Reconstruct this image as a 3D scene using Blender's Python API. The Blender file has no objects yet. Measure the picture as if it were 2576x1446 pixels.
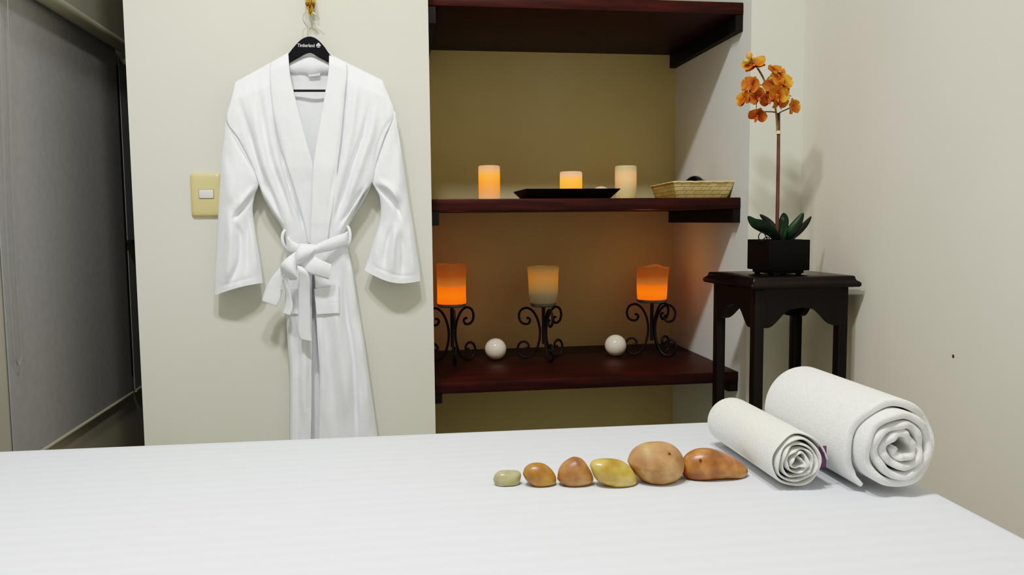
import bpy, bmesh, math, random
import numpy as np
from mathutils import Vector, Matrix, noise as mnoise

random.seed(7)
C = bpy.context.scene.collection
sc = bpy.context.scene

# ---------------------------------------------------------------- camera model (solved from the photo)
FPX = 1992.97
PITCH, YAW, ROLL = -0.08409737, 0.14178505, -0.00941868
CAM = np.array([0.0, 0.0, 1.25])
fw = np.array([math.sin(YAW)*math.cos(PITCH), math.cos(YAW)*math.cos(PITCH), math.sin(PITCH)])
rt = np.array([math.cos(YAW), -math.sin(YAW), 0.0])
up = np.cross(rt, fw)
c_, s_ = math.cos(ROLL), math.sin(ROLL)
rt, up = c_*rt + s_*up, -s_*rt + c_*up
MT = np.array([rt, -up, fw]).T

def ray(x, y): return MT @ np.array([(x-1288)/FPX, (y-723)/FPX, 1.0])
def atY(x, y, Y):
    d = ray(x, y); return CAM + d*(Y/d[1])
def atX(x, y, X):
    d = ray(x, y); return CAM + d*(X/d[0])
def atZ(x, y, Z):
    d = ray(x, y); return CAM + d*((Z-1.25)/d[2])

# ---------------------------------------------------------------- key dimensions (metres)
YP = 2.35            # front face of the robe wall
YB = 3.02            # niche back wall
XP0, XP1 = -0.731, 0.099
XN = 1.082           # niche right cheek
XW = 1.255           # right wall
XL = -0.954          # left (window) wall
ZBED = 0.79
YF = 2.405           # shelf front edges
ZC = 3.45

# ---------------------------------------------------------------- helpers
def lin(c):
    c /= 255.0
    return c/12.92 if c <= 0.04045 else ((c+0.055)/1.055)**2.4
def rgb(r, g, b): return (lin(r), lin(g), lin(b), 1.0)

def link(o, parent=None):
    C.objects.link(o)
    if parent is not None: o.parent = parent
    return o
def worldloc(o):
    v = Vector((0, 0, 0))
    while o is not None:
        v += o.location; o = o.parent
    return v
def thing(name, label, cat, loc=(0, 0, 0), group=None):
    o = bpy.data.objects.new(name, None); C.objects.link(o)
    o.location = loc; o.empty_display_size = 0.05
    o['label'] = label; o['category'] = cat
    if group: o['group'] = group
    return o
def tag(o, label, cat, group=None):
    o['label'] = label; o['category'] = cat
    if group: o['group'] = group
    return o
def struct(o):
    o['kind'] = 'structure'; return o
def smooth(me, on=True, angle=None):
    for p in me.polygons: p.use_smooth = on
    if angle is not None:
        try: me.set_sharp_from_angle(angle=math.radians(angle))
        except Exception: pass
def obj(name, VF, mat, parent=None, origin=None, sm=True, angle=40, label=None, face=None):
    """one mesh object; VF = (verts in world coordinates, faces)"""
    V, F = VF
    o0 = worldloc(parent) if parent is not None else (Vector(origin) if origin is not None else Vector((0, 0, 0)))
    V = [(float(v[0])-o0[0], float(v[1])-o0[1], float(v[2])-o0[2]) for v in V]
    me = bpy.data.meshes.new(name)
    me.from_pydata(V, [], F); me.validate()
    bm = bmesh.new(); bm.from_mesh(me)
    bmesh.ops.recalc_face_normals(bm, faces=bm.faces)
    if face is not None:
        f_ = Vector(face)
        if sum((f.normal.dot(f_)*f.calc_area() for f in bm.faces)) < 0:
            bmesh.ops.reverse_faces(bm, faces=bm.faces)
    bm.to_mesh(me); bm.free()
    smooth(me, sm, angle)
    if mat is not None: me.materials.append(mat)
    o = bpy.data.objects.new(name, me); link(o, parent)
    if parent is None: o.location = o0
    if label: o['label'] = label
    return o
def merge(*parts):
    V, F = [], []
    for v, f in parts:
        n = len(V); V += list(v); F += [tuple(i+n for i in q) for q in f]
    return V, F
def box(x0, x1, y0, y1, z0, z1, bev=0.0, seg=2):
    bm = bmesh.new()
    bmesh.ops.create_cube(bm, size=1.0)
    for v in bm.verts:
        v.co = Vector((x0 + (v.co.x+.5)*(x1-x0), y0 + (v.co.y+.5)*(y1-y0), z0 + (v.co.z+.5)*(z1-z0)))
    if bev > 0:
        bmesh.ops.bevel(bm, geom=list(bm.edges), offset=bev, segments=seg, profile=.5, affect='EDGES')
    bm.verts.index_update()
    V = [tuple(v.co) for v in bm.verts]; F = [tuple(v.index for v in f.verts) for f in bm.faces]
    bm.free(); return V, F
def xform(VF, m):
    V, F = VF
    return [tuple(m @ Vector(v)) for v in V], F
def rotz(VF, a, ctr):
    m = Matrix.Translation(Vector(ctr)) @ Matrix.Rotation(a, 4, 'Z') @ Matrix.Translation(-Vector(ctr))
    return xform(VF, m)
def grid(P, closed_u=False, closed_v=False):
    nv, nu = len(P), len(P[0])
    V = [p for row in P for p in row]; F = []
    for j in range(nv if closed_v else nv-1):
        for i in range(nu if closed_u else nu-1):
            a = j*nu+i; b = j*nu+(i+1) % nu; c = ((j+1) % nv)*nu+(i+1) % nu; d = ((j+1) % nv)*nu+i
            F.append((a, b, c, d))
    return V, F
def lathe(prof, ctr, n=48, jitter=None):
    P = []
    for k, (r, z) in enumerate(prof):
        P.append([(ctr[0]+r*math.cos(2*math.pi*i/n), ctr[1]+r*math.sin(2*math.pi*i/n), ctr[2]+z) for i in range(n)])
    return grid(P, closed_u=True)
def cr(pts, n):
    """Catmull-Rom resample of a list of tuples"""
    A = np.array(pts, float); m = len(A)
    out = []
    for t in np.linspace(0, m-1, n):
        i = min(int(t), m-2); f = t-i
        p0, p1, p2, p3 = A[max(i-1, 0)], A[i], A[i+1], A[min(i+2, m-1)]
        out.append(0.5*((2*p1)+(-p0+p2)*f+(2*p0-5*p1+4*p2-p3)*f*f+(-p0+3*p1-3*p2+p3)*f**3))
    return out
def tube(path, rad, n=10, cap=True):
    path = [Vector(p) for p in path]
    m = len(path)
    rads = rad if isinstance(rad, (list, tuple)) else [rad]*m
    t0 = (path[1]-path[0]).normalized()
    nrm = t0.orthogonal().normalized()
    P = []
    for k in range(m):
        t = (path[min(k+1, m-1)]-path[max(k-1, 0)])
        if t.length < 1e-9: t = t0
        t.normalize()
        nrm = (nrm - t*nrm.dot(t))
        if nrm.length < 1e-6: nrm = t.orthogonal()
        nrm.normalize(); b = t.cross(nrm)
        P.append([tuple(path[k]+(nrm*math.cos(2*math.pi*i/n)+b*math.sin(2*math.pi*i/n))*rads[k]) for i in range(n)])
    V, F = grid(P, closed_u=True)
    if cap:
        F.append(tuple(range(n-1, -1, -1))); F.append(tuple((m-1)*n+i for i in range(n)))
    return V, F
def prism(poly, f0, f1):
    """poly: list of 2-D points; f0/f1 map (a,b) to front/back 3-D points"""
    n = len(poly)
    V = [f0(*p) for p in poly]+[f1(*p) for p in poly]
    F = [tuple(range(n)), tuple(range(2*n-1, n-1, -1))]
    for i in range(n):
        j = (i+1) % n; F.append((i, j, n+j, n+i))
    return V, F
def ball(ctr, rx, ry, rz, nu=32, nv=20, fn=None):
    V, F = [], []
    for j in range(nv+1):
        th = math.pi*j/nv
        for i in range(nu):
            ph = 2*math.pi*i/nu
            d = Vector((math.sin(th)*math.cos(ph), math.sin(th)*math.sin(ph), math.cos(th)))
            k = fn(d) if fn else 1.0
            V.append((ctr[0]+d.x*rx*k, ctr[1]+d.y*ry*k, ctr[2]+d.z*rz*k))
    for j in range(nv):
        for i in range(nu):
            F.append((j*nu+i, j*nu+(i+1) % nu, (j+1)*nu+(i+1) % nu, (j+1)*nu+i))
    return V, F
def solidify(o, t, off=-1.0):
    m = o.modifiers.new('thickness', 'SOLIDIFY'); m.thickness = t; m.offset = off; return o
def subsurf(o, l=1):
    m = o.modifiers.new('sub', 'SUBSURF'); m.levels = l; m.render_levels = l; return o

# ---------------------------------------------------------------- materials
def newmat(name):
    m = bpy.data.materials.new(name); m.use_nodes = True
    nt = m.node_tree
    return m, nt, nt.nodes['Principled BSDF']
def N(nt, kind, **kw):
    n = nt.nodes.new(kind)
    for k, v in kw.items():
        if k in n.inputs.keys(): n.inputs[k].default_value = v
        else: setattr(n, k, v)
    return n
def coords(nt, scale=(1, 1, 1), kind='Object'):
    tc = N(nt, 'ShaderNodeTexCoord'); mp = N(nt, 'ShaderNodeMapping')
    mp.inputs['Scale'].default_value = scale
    nt.links.new(tc.outputs[kind], mp.inputs['Vector'])
    return mp.outputs['Vector']
def mat(name, c1, c2=None, rough=.6, nscale=6.0, stretch=(1, 1, 1), bump=0.0, bscale=60.0, spec=.5, metal=0.0, detail=4.0, sheen=0.0, bstretch=None, coat=0.0):
    m, nt, p = newmat(name)
    p.inputs['Roughness'].default_value = rough
    p.inputs['Metallic'].default_value = metal
    p.inputs['Specular IOR Level'].default_value = spec
    if coat: p.inputs['Coat Weight'].default_value = coat; p.inputs['Coat Roughness'].default_value = .12
    if sheen: p.inputs['Sheen Weight'].default_value = sheen
    vec = coords(nt, stretch)
    no = N(nt, 'ShaderNodeTexNoise', Scale=nscale, Detail=detail)
    nt.links.new(vec, no.inputs['Vector'])
    rp = N(nt, 'ShaderNodeValToRGB')
    rp.color_ramp.elements[0].color = c1; rp.color_ramp.elements[1].color = c2 or c1
    rp.color_ramp.elements[0].position = .35; rp.color_ramp.elements[1].position = .65
    nt.links.new(no.outputs['Fac'], rp.inputs['Fac'])
    nt.links.new(rp.outputs['Color'], p.inputs['Base Color'])
    if bump:
        nb = N(nt, 'ShaderNodeTexNoise', Scale=bscale, Detail=3.0)
        nt.links.new(coords(nt, bstretch or stretch), nb.inputs['Vector'])
        bp = N(nt, 'ShaderNodeBump', Strength=bump, Distance=.004)
        nt.links.new(nb.outputs['Fac'], bp.inputs['Height'])
        nt.links.new(bp.outputs['Normal'], p.inputs['Normal'])
    return m

M = {}
M['wall'] = mat('cream_wall_paint', rgb(222, 222, 208), rgb(218, 218, 203), rough=.75, nscale=2.5, bump=.05, bscale=90, spec=.25)
M['wall_right'] = mat('warm_grey_wall_paint', rgb(221, 217, 204), rgb(217, 213, 199), rough=.7, nscale=2.5, bump=.06, bscale=80, spec=.25)
M['niche'] = mat('shaded_niche_wall_paint', rgb(197, 186, 148), rgb(192, 181, 141), rough=.8, nscale=3, bump=.05, bscale=90, spec=.2)  # darker and browner than the cream walls: niche shade put into the colour
M['cheek'] = mat('niche_cheek_paint', rgb(222, 225, 222), rgb(218, 221, 217), rough=.75, nscale=3, bump=.05, bscale=90, spec=.2)
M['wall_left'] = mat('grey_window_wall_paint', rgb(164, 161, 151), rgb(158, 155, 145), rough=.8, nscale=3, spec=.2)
M['ceiling'] = mat('ceiling_paint', rgb(244, 243, 238), rough=.9, spec=.1)
M['floor'] = mat('beige_floor_tile', rgb(206, 198, 182), rgb(198, 190, 174), rough=.4, nscale=8)
M['shelf'] = mat('dark_red_brown_stained_wood', rgb(62, 23, 19), rgb(42, 15, 12), rough=.42, nscale=5, stretch=(1.2, 14, 14), bump=.08, bscale=8, spec=.2, bstretch=(2, 25, 25))
M['bracket'] = mat('near_black_stained_wood', rgb(26, 16, 16), rgb(18, 10, 10), rough=.5, nscale=6, stretch=(10, 1.5, 10), spec=.3)
M['stool'] = mat('espresso_stained_wood', rgb(25, 14, 13), rgb(17, 9, 9), rough=.3, nscale=6, stretch=(10, 10, 1.5), bump=.05, bscale=10, spec=.28)
M['black'] = mat('black_lacquer', rgb(18, 17, 17), rgb(12, 12, 12), rough=.35, spec=.4)
M['pot'] = mat('matte_black_ceramic', rgb(9, 9, 10), rgb(6, 6, 7), rough=.55, spec=.22)
M['iron'] = mat('black_wrought_iron', rgb(30, 22, 20), rgb(18, 14, 13), rough=.55, spec=.35, bump=.1, bscale=200)
M['hanger'] = mat('navy_black_satin_plastic', rgb(13, 12, 24), rgb(10, 9, 18), rough=.4, spec=.2)
M['silver'] = mat('silver_print', rgb(190, 192, 200), rough=.5)
M['chrome'] = mat('chrome_wire', rgb(220, 220, 220), rough=.12, metal=1.0)
M['brass'] = mat('polished_brass', rgb(212, 170, 70), rgb(196, 150, 52), rough=.2, metal=1.0)
M['brassdark'] = mat('dark_brass_recess', rgb(60, 38, 12), rough=.5)
M['ivory'] = mat('yellowed_ivory_plastic', rgb(216, 201, 140), rgb(210, 194, 132), rough=.25, spec=.5)
M['rocker'] = mat('white_plastic', rgb(226, 225, 224), rough=.35)
M['blind'] = mat('grey_blind_fabric', rgb(146, 146, 147), rgb(141, 141, 142), rough=.85, nscale=40, bump=.05, bscale=500, spec=.15)
M['rail'] = mat('pale_grey_rail', rgb(150, 146, 132), rough=.6)
M['gap'] = mat('shadow_gap_plastic', rgb(112, 98, 66), rough=.6)
M['chain'] = mat('grey_bead_chain', rgb(126, 125, 121), rough=.6)
M['cap'] = mat('cream_plastic_cap', rgb(205, 200, 160), rough=.5)
M['frame'] = mat('black_window_frame', rgb(14, 10, 14), rough=.5)
M['ball'] = mat('glossy_cream_ceramic', rgb(236, 226, 210), rgb(230, 219, 202), rough=.12, nscale=14, spec=.5)
M['plate'] = mat('grey_green_metal_plate', rgb(120, 132, 118), rgb(96, 108, 96), rough=.45, nscale=30)
M['leaf'] = mat('dark_green_leaf', rgb(22, 50, 28), rgb(14, 34, 20), rough=.45, nscale=12, spec=.25)
M['leafdark'] = mat('purple_green_leaf', rgb(20, 32, 24), rgb(34, 22, 32), rough=.5, nscale=9, spec=.25)
M['root'] = mat('black_aerial_root', rgb(20, 18, 16), rough=.7)
M['stem'] = mat('brown_stem', rgb(98, 62, 52), rgb(72, 44, 38), rough=.6, nscale=30)
M['branch'] = mat('green_brown_branch', rgb(128, 118, 66), rgb(104, 86, 50), rough=.6, nscale=30)
M['tie'] = mat('cream_tie', rgb(222, 210, 170), rough=.6)
M['soil'] = mat('dark_moss', rgb(26, 22, 16), rgb(18, 16, 12), rough=.95, nscale=60)
M['purple'] = mat('purple_woven_label', rgb(96, 58, 92), rgb(78, 44, 76), rough=.7, nscale=60)
M['dark'] = mat('dark_chip', rgb(84, 66, 58), rgb(66, 50, 44), rough=.9, nscale=300)
M['paper'] = mat('white_woven_label', rgb(214, 216, 222), rough=.8)
M['glass'] = mat('night_window_glass', rgb(12, 12, 16), rough=.08, spec=.5)
M['tray_stone'] = mat('pale_cream_stone', rgb(230, 196, 158), rgb(220, 184, 144), rough=.5, nscale=20)
M['blackstone'] = mat('glossy_black_stone', rgb(16, 15, 17), rgb(11, 11, 12), rough=.16, spec=.5)
M['redstone'] = mat('reddish_stone', rgb(140, 88, 66), rgb(112, 66, 48), rough=.5, nscale=30)

def terry(name, c1, c2, rib=0.0, bump=.35, bscale=420.0, around=0.0):
    """looped cotton: fine noise bump plus optional ribs along local z"""
    m, nt, p = newmat(name)
    p.inputs['Roughness'].default_value = .95
    p.inputs['Specular IOR Level'].default_value = .1
    p.inputs['Sheen Weight'].default_value = .25
    p.inputs['Sheen Roughness'].default_value = .6
    vec = coords(nt)
    n1 = N(nt, 'ShaderNodeTexNoise', Scale=bscale, Detail=2.0); nt.links.new(vec, n1.inputs['Vector'])
    n2 = N(nt, 'ShaderNodeTexNoise', Scale=bscale*.22, Detail=3.0); nt.links.new(vec, n2.inputs['Vector'])
    ad = N(nt, 'ShaderNodeMath', operation='ADD')
    nt.links.new(n1.outputs['Fac'], ad.inputs[0]); nt.links.new(n2.outputs['Fac'], ad.inputs[1])
    h = ad.outputs[0]
    if rib:
        wv = N(nt, 'ShaderNodeTexWave', Scale=rib, Distortion=1.2, bands_direction='Z')
        wv.inputs['Detail Scale'].default_value = 3.0
        nt.links.new(vec, wv.inputs['Vector'])
        ad2 = N(nt, 'ShaderNodeMath', operation='MULTIPLY_ADD')
        nt.links.new(wv.outputs['Fac'], ad2.inputs[0]); ad2.inputs[1].default_value = .5
        nt.links.new(h, ad2.inputs[2]); h = ad2.outputs[0]
    if around:
        # fine ribs running along the roll (local Y axis, centre 'around' above the origin)
        sx = N(nt, 'ShaderNodeSeparateXYZ'); nt.links.new(vec, sx.inputs[0])
        dz = N(nt, 'ShaderNodeMath', operation='SUBTRACT'); dz.inputs[1].default_value = around; nt.links.new(sx.outputs['Z'], dz.inputs[0])
        at = N(nt, 'ShaderNodeMath', operation='ARCTAN2'); nt.links.new(dz.outputs[0], at.inputs[0]); nt.links.new(sx.outputs['X'], at.inputs[1])
        ml = N(nt, 'ShaderNodeMath', operation='MULTIPLY'); ml.inputs[1].default_value = 85.0; nt.links.new(at.outputs[0], ml.inputs[0])
        si = N(nt, 'ShaderNodeMath', operation='SINE'); nt.links.new(ml.outputs[0], si.inputs[0])
        a3 = N(nt, 'ShaderNodeMath', operation='MULTIPLY_ADD'); a3.inputs[1].default_value = .30
        nt.links.new(si.outputs[0], a3.inputs[0]); nt.links.new(h, a3.inputs[2]); h = a3.outputs[0]
    bp = N(nt, 'ShaderNodeBump', Strength=bump, Distance=.003)
    nt.links.new(h, bp.inputs['Height']); nt.links.new(bp.outputs['Normal'], p.inputs['Normal'])
    rp = N(nt, 'ShaderNodeValToRGB')
    rp.color_ramp.elements[0].color = c1; rp.color_ramp.elements[1].color = c2
    rp.color_ramp.elements[0].position = .3; rp.color_ramp.elements[1].position = .7
    nt.links.new(n2.outputs['Fac'], rp.inputs['Fac']); nt.links.new(rp.outputs['Color'], p.inputs['Base Color'])
    return m
M['robe'] = terry('white_terry_robe', rgb(243, 247, 252), rgb(246, 250, 254), bump=.2)
M['collar'] = terry('white_ribbed_band', rgb(243, 247, 252), rgb(246, 250, 254), rib=95, bump=.10)
M['towel'] = terry('white_terry_towel', rgb(234, 235, 234), rgb(241, 242, 241), bump=.55, bscale=620)
M['towel_small'] = terry('white_ribbed_towel', rgb(230, 231, 225), rgb(237, 238, 233), rib=0, bump=.35, bscale=700, around=.05)

def sheet_mat():
    m, nt, p = newmat('white_satin_stripe_sheet')
    p.inputs['Roughness'].default_value = .6
    p.inputs['Specular IOR Level'].default_value = .25
    vec = coords(nt)
    wv = N(nt, 'ShaderNodeTexWave', Scale=9.0, Distortion=.8, bands_direction='Y')
    nt.links.new(vec, wv.inputs['Vector'])
    rp = N(nt, 'ShaderNodeValToRGB')
    rp.color_ramp.elements[0].color = rgb(216, 221, 229); rp.color_ramp.elements[1].color = rgb(218, 223, 231)
    rp.color_ramp.elements[0].position = .3; rp.color_ramp.elements[1].position = .7
    nt.links.new(wv.outputs['Fac'], rp.inputs['Fac']); nt.links.new(rp.outputs['Color'], p.inputs['Base Color'])
    n1 = N(nt, 'ShaderNodeTexNoise', Scale=5.0, Detail=3.0); nt.links.new(coords(nt, (.6, 2.2, 1)), n1.inputs['Vector'])
    bp = N(nt, 'ShaderNodeBump', Strength=.12, Distance=.02)
    nt.links.new(n1.outputs['Fac'], bp.inputs['Height']); nt.links.new(bp.outputs['Normal'], p.inputs['Normal'])
    return m
M['sheet'] = sheet_mat()

def glow_mat(name, stops, strength, base):
    """wax lit from inside by a small lamp: glow varies along the candle's own height"""
    m, nt, p = newmat(name)
    p.inputs['Base Color'].default_value = base
    p.inputs['Roughness'].default_value = .5
    p.inputs['Specular IOR Level'].default_value = .2
    tc = N(nt, 'ShaderNodeTexCoord'); sp = N(nt, 'ShaderNodeSeparateXYZ')
    nt.links.new(tc.outputs['Generated'], sp.inputs[0])
    no = N(nt, 'ShaderNodeTexNoise', Scale=3.0, Detail=3.0); nt.links.new(tc.outputs['Generated'], no.inputs['Vector'])
    ma = N(nt, 'ShaderNodeMath', operation='MULTIPLY_ADD'); ma.inputs[1].default_value = .08
    nt.links.new(no.outputs['Fac'], ma.inputs[0]); nt.links.new(sp.outputs['Z'], ma.inputs[2])
    sb = N(nt, 'ShaderNodeMath', operation='SUBTRACT'); sb.inputs[1].default_value = .04
    nt.links.new(ma.outputs[0], sb.inputs[0])
    rp = N(nt, 'ShaderNodeValToRGB'); el = rp.color_ramp.elements
    while len(el) < len(stops): el.new(.5)
    for e, (pos, col) in zip(el, stops): e.position = pos; e.color = col
    nt.links.new(sb.outputs[0], rp.inputs['Fac'])
    nt.links.new(rp.outputs['Color'], p.inputs['Emission Color'])
    p.inputs['Emission Strength'].default_value = strength
    return m
M['wax_lit'] = glow_mat('ivory_wax_bright_glow', [(0, rgb(190, 130, 90)), (.22, rgb(222, 122, 60)), (.5, rgb(255, 126, 14)), (.72, rgb(255, 146, 16)), (.86, rgb(225, 140, 80)), (1, rgb(175, 125, 100))], .9, rgb(150, 110, 70))
M['wax_short'] = glow_mat('ivory_wax_amber_glow', [(0, rgb(220, 130, 40)), (.45, rgb(255, 150, 22)), (.68, rgb(255, 160, 34)), (.84, rgb(225, 150, 95)), (1, rgb(180, 135, 115))], .95, rgb(150, 110, 70))
M['wax_dim'] = glow_mat('ivory_wax_faint_glow', [(0, rgb(60, 50, 25)), (.3, rgb(105, 80, 45)), (.6, rgb(190, 118, 66)), (.8, rgb(180, 112, 66)), (.93, rgb(100, 80, 50)), (1, rgb(90, 80, 60))], .8, rgb(204, 184, 134))
M['shell_hot'] = glow_mat('orange_wax_bottom_glow', [(0, rgb(255, 82, 5)), (.22, rgb(255, 100, 6)), (.40, rgb(240, 88, 6)), (.48, rgb(160, 80, 34)), (.7, rgb(120, 54, 18)), (1, rgb(92, 50, 24))], 1.0, rgb(96, 64, 38))
M['shell_mid'] = glow_mat('pale_wax_upper_glow', [(0, rgb(48, 44, 36)), (.25, rgb(70, 62, 48)), (.42, rgb(120, 82, 42)), (.65, rgb(150, 88, 34)), (.85, rgb(130, 78, 36)), (1, rgb(70, 58, 34))], .9, rgb(134, 118, 92))

# stones
def stone_mat(name, c1, c2, c3, rough, scale=30, spec=.45):
    c1, c2, c3 = [tuple(v*k for v in c[:3])+(1,) for c, k in ((c1, .60), (c2, .80), (c3, .90))]
    m, nt, p = newmat(name)
    p.inputs['Roughness'].default_value = rough
    p.inputs['Specular IOR Level'].default_value = spec
    vec = coords(nt)
    n1 = N(nt, 'ShaderNodeTexNoise', Scale=scale, Detail=5.0); nt.links.new(vec, n1.inputs['Vector'])
    rp = N(nt, 'ShaderNodeValToRGB'); el = rp.color_ramp.elements; el.new(.5)
    for e, (pos, col) in zip(el, [(.3, c1), (.5, c2), (.68, c3)]): e.position = pos; e.color = col
    nt.links.new(n1.outputs['Fac'], rp.inputs['Fac']); nt.links.new(rp.outputs['Color'], p.inputs['Base Color'])
    n2 = N(nt, 'ShaderNodeTexNoise', Scale=180.0, Detail=2.0); nt.links.new(vec, n2.inputs['Vector'])
    bp = N(nt, 'ShaderNodeBump', Strength=.08 if rough < .4 else .2, Distance=.002)
    nt.links.new(n2.outputs['Fac'], bp.inputs['Height']); nt.links.new(bp.outputs['Normal'], p.inputs['Normal'])
    return m

# ================================================================= ROOM
T = .12
def wallbox(name, x0, x1, y0, y1, z0, z1, m): return struct(obj(name, box(x0, x1, y0, y1, z0, z1), m, sm=False))
wallbox('floor', XL-T, XW+T, -1.7, 4.1, -.1, 0, M['floor'])
wallbox('ceiling', XL-T, XW+T, -1.7, 4.1, ZC, ZC+.1, M['ceiling'])
wallbox('wall_right', XW, XW+T, -1.7, 4.1, 0, ZC, M['wall_right'])
wallbox('wall_front', XL-T, XW+T, -1.7, -1.6, 0, ZC, M['ceiling'])
wallbox('wall_center', XP0, XP1, YP, 4.0, 0, ZC, M['wall'])
wallbox('wall_back', XP1, XN, YB, 4.0, 0, ZC, M['niche'])
# right cheek of the niche: its side is the cheek, its front the narrow strip beside the corner
ck = wallbox('wall_corner', XN, XW, YP, 4.0, 0, ZC, M['wall'])
ck.data.materials.append(M['cheek'])
for p in ck.data.polygons:
    if p.normal.x < -.9: p.material_index = 1
# left wall with the window opening
XB = XL+.005
BYL, BYR, BYS = atX(14, 800, XB)[1], atX(308, 500, XB)[1], atX(318.5, 560, XB)[1]
BZB, BZR = atX(327, 991, XB)[2], atX(296, 107, XB+.028)[2]
oy0, oy1, oz0, oz1 = BYL+.05, 3.62, BZB+.055, BZR-.06
parts = [box(XL-T, XL, -1.7, oy0, 0, ZC), box(XL-T, XL, oy1, 4.1, 0, ZC), box(XL-T, XL, oy0, oy1, 0, oz0), box(XL-T, XL, oy0, oy1, oz1, ZC)]
struct(obj('wall_left', merge(*parts), M['wall_left'], sm=False))
wallbox('wall_recess', XL-T, XP0, 4.0, 4.1, 0, ZC, M['wall_left'])
chip = obj('chip', ball((0, 0, 0), 1, 1, 1, 10, 8), M['dark'], parent=bpy.data.objects['wall_right'])
cp = atX(2398, 896, XW); chip.location = cp; chip.scale = (.0012, .0042, .0046)
chip['label'] = 'small dark chip in the wall paint'

# window with black frame behind the blinds
win = bpy.data.objects.new('window_1', None); C.objects.link(win); win.location = (XL-.06, 2.9, oz0); struct(win)
obj('pane', box(XL-.075, XL-.065, oy0+.03, oy1-.03, oz0+.03, oz1-.03), M['glass'], win, sm=False)
obj('window_frame', merge(box(XL-.09, XL-.03, oy0, oy0+.04, oz0, oz1), box(XL-.09, XL-.03, oy1-.04, oy1, oz0, oz1),
    box(XL-.09, XL-.03, oy0, oy1, oz0, oz0+.04), box(XL-.09, XL-.03, oy0, oy1, oz1-.04, oz1)), M['frame'], win, sm=False)
obj('mullion', merge(box(XL-.09, XL+.001, BYR-.03, BYS+.04, oz0, oz1), box(XL+.0, XL+.026, BYR+.005, BYS+.14, atX(336, 607, XB)[2]-.006, atX(336, 607, XB)[2]+.006)), M['frame'], win, sm=False)

# ================================================================= ROLLER BLINDS
def blind(label, y0, y1, zb, zr, chain):
    t = thing('roller_blind', label, 'blind', (XB, (y0+y1)/2, zb), 'roller blinds over the window')
    f = obj('blind_fabric', box(XB-.002, XB+.001, y0, y1, zb, zr), M['blind'], t, sm=False)
    obj('roller_tube', tube([(XB+.024, y0-.0, zr), (XB+.024, y1+.002, zr)], .021, 20), M['rail'], t)
    obj('bottom_bar', tube([(XB+.002, y0, zb), (XB+.002, y1-.002, zb)], .0055, 12), M['rail'], t)
    if chain:
        yy = y0+.02; zc_ = atX(32, 924, XB+.012)[2]
        pth = [(XB+.03, yy+.028, zr), (XB+.012, yy+.026, 1.3), (XB+.012, yy+.024, zc_+.058), (XB+.012, yy+.017, zc_+.013), (XB+.012, yy+.006, zc_), (XB+.012, yy-.006, zc_+.013), (XB+.012, yy-.012, zc_+.058), (XB+.012, yy-.012, 1.3), (XB+.03, yy-.012, zr)]
        obj('bead_chain', tube([tuple(p) for p in cr(pth, 60)], .0011, 6), M['chain'], t)
    else:
        obj('end_cap', ball((XB+.03, y0-.004, atX(303, 144, XB+.03)[2]), .018, .022, .014), M['cap'], t, label='cream rounded plastic end cap')
    return t
blind('grey roller blind, the wide near one reaching to the left picture edge, with bead chain', BYL, BYR, BZB, BZR, True)
blind('grey roller blind mostly hidden behind the robe wall, with cream end cap', BYS, 3.60, BZB, BZR-.03, False)

# ================================================================= SHELVES
def shelf(label, zt, zb, br_back, br_drop, cham):
    t = thing('wall_shelf', label, 'shelf', ((XP1+XN)/2, YB, zb), 'dark wooden shelves in the wall niche')
    obj('board', box(XP1+.002, XN-.001, YF, YB-.001, zb, zt, .003), M['shelf'], t)
    for s, x0, x1 in (('l', XP1+.002, XP1+.0245), ('r', XN-.0245, XN-.001)):
        y0 = YF+.004
        poly = [(y0, zb-.001), (YB-.002, zb-.001), (YB-.002, zb-br_drop), (y0+.09, zb-br_drop), (y0+cham, zb-br_drop), (y0, zb-br_drop+cham*.25)]
        obj('bracket', prism(poly, lambda a, b: (x0, a, b), lambda a, b: (x1, a, b)), M['bracket'], t, sm=False)
    return t
shelf('topmost dark wood wall shelf, bare, its underside in view', 1.921, 1.884, .6, .05, .003)
shelf('middle dark wood wall shelf holding ivory candles, tray and basket', 1.317, 1.281, .6, .044, .003)
shelf('lowest dark wood wall shelf holding iron candle stands and cream balls', .7565, .721, .6, .034, .02)

# ================================================================= CANDLES, TRAY, BASKET ON THE MIDDLE SHELF
ZS2, ZS3 = 1.317, .7565
def pillar_candle(label, pxc, Y, z0, wpx, ytop, m):
    b = atY(pxc, 480, Y); depth = (MT.T @ (b-CAM))[2]
    r = wpx/FPX*depth/2
    top = atY(pxc, ytop, Y)[2]; h = top-z0
    prof = [(0, 0), (r-.002, 0), (r, .002), (r, h*.5), (r, h-.005), (r-.0015, h-.001), (r-.004, h), (r-.009, h-.002), (r-.014, h-.006), (0, h-.007)]
    o = obj('pillar_candle', lathe(prof, (b[0], b[1], z0), 48), m, origin=(b[0], b[1], z0))
    tag(o, label, 'candle', 'ivory pillar candles on the middle shelf')
    lt = bpy.data.lights.new('candle_light', 'POINT'); lt.energy = .05; lt.color = (1, .5, .15); lt.shadow_soft_size = .03
    lo = bpy.data.objects.new('candle_light', lt); C.objects.link(lo); lo.location = (b[0], b[1], top+.03)
    return o
pillar_candle('tall ivory pillar candle glowing orange, standing alone left of the black tray', 1231, 2.60, ZS2, 54, 417, M['wax_lit'])
pillar_candle('short ivory pillar candle glowing amber, standing in the black tray', 1436.5, 2.56, ZS2+.005, 56, 432, M['wax_short'])
pillar_candle('tall pale ivory pillar candle barely glowing, behind the right end of the tray', 1574, 2.78, ZS2, 54, 417.5, M['wax_dim'])

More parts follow.
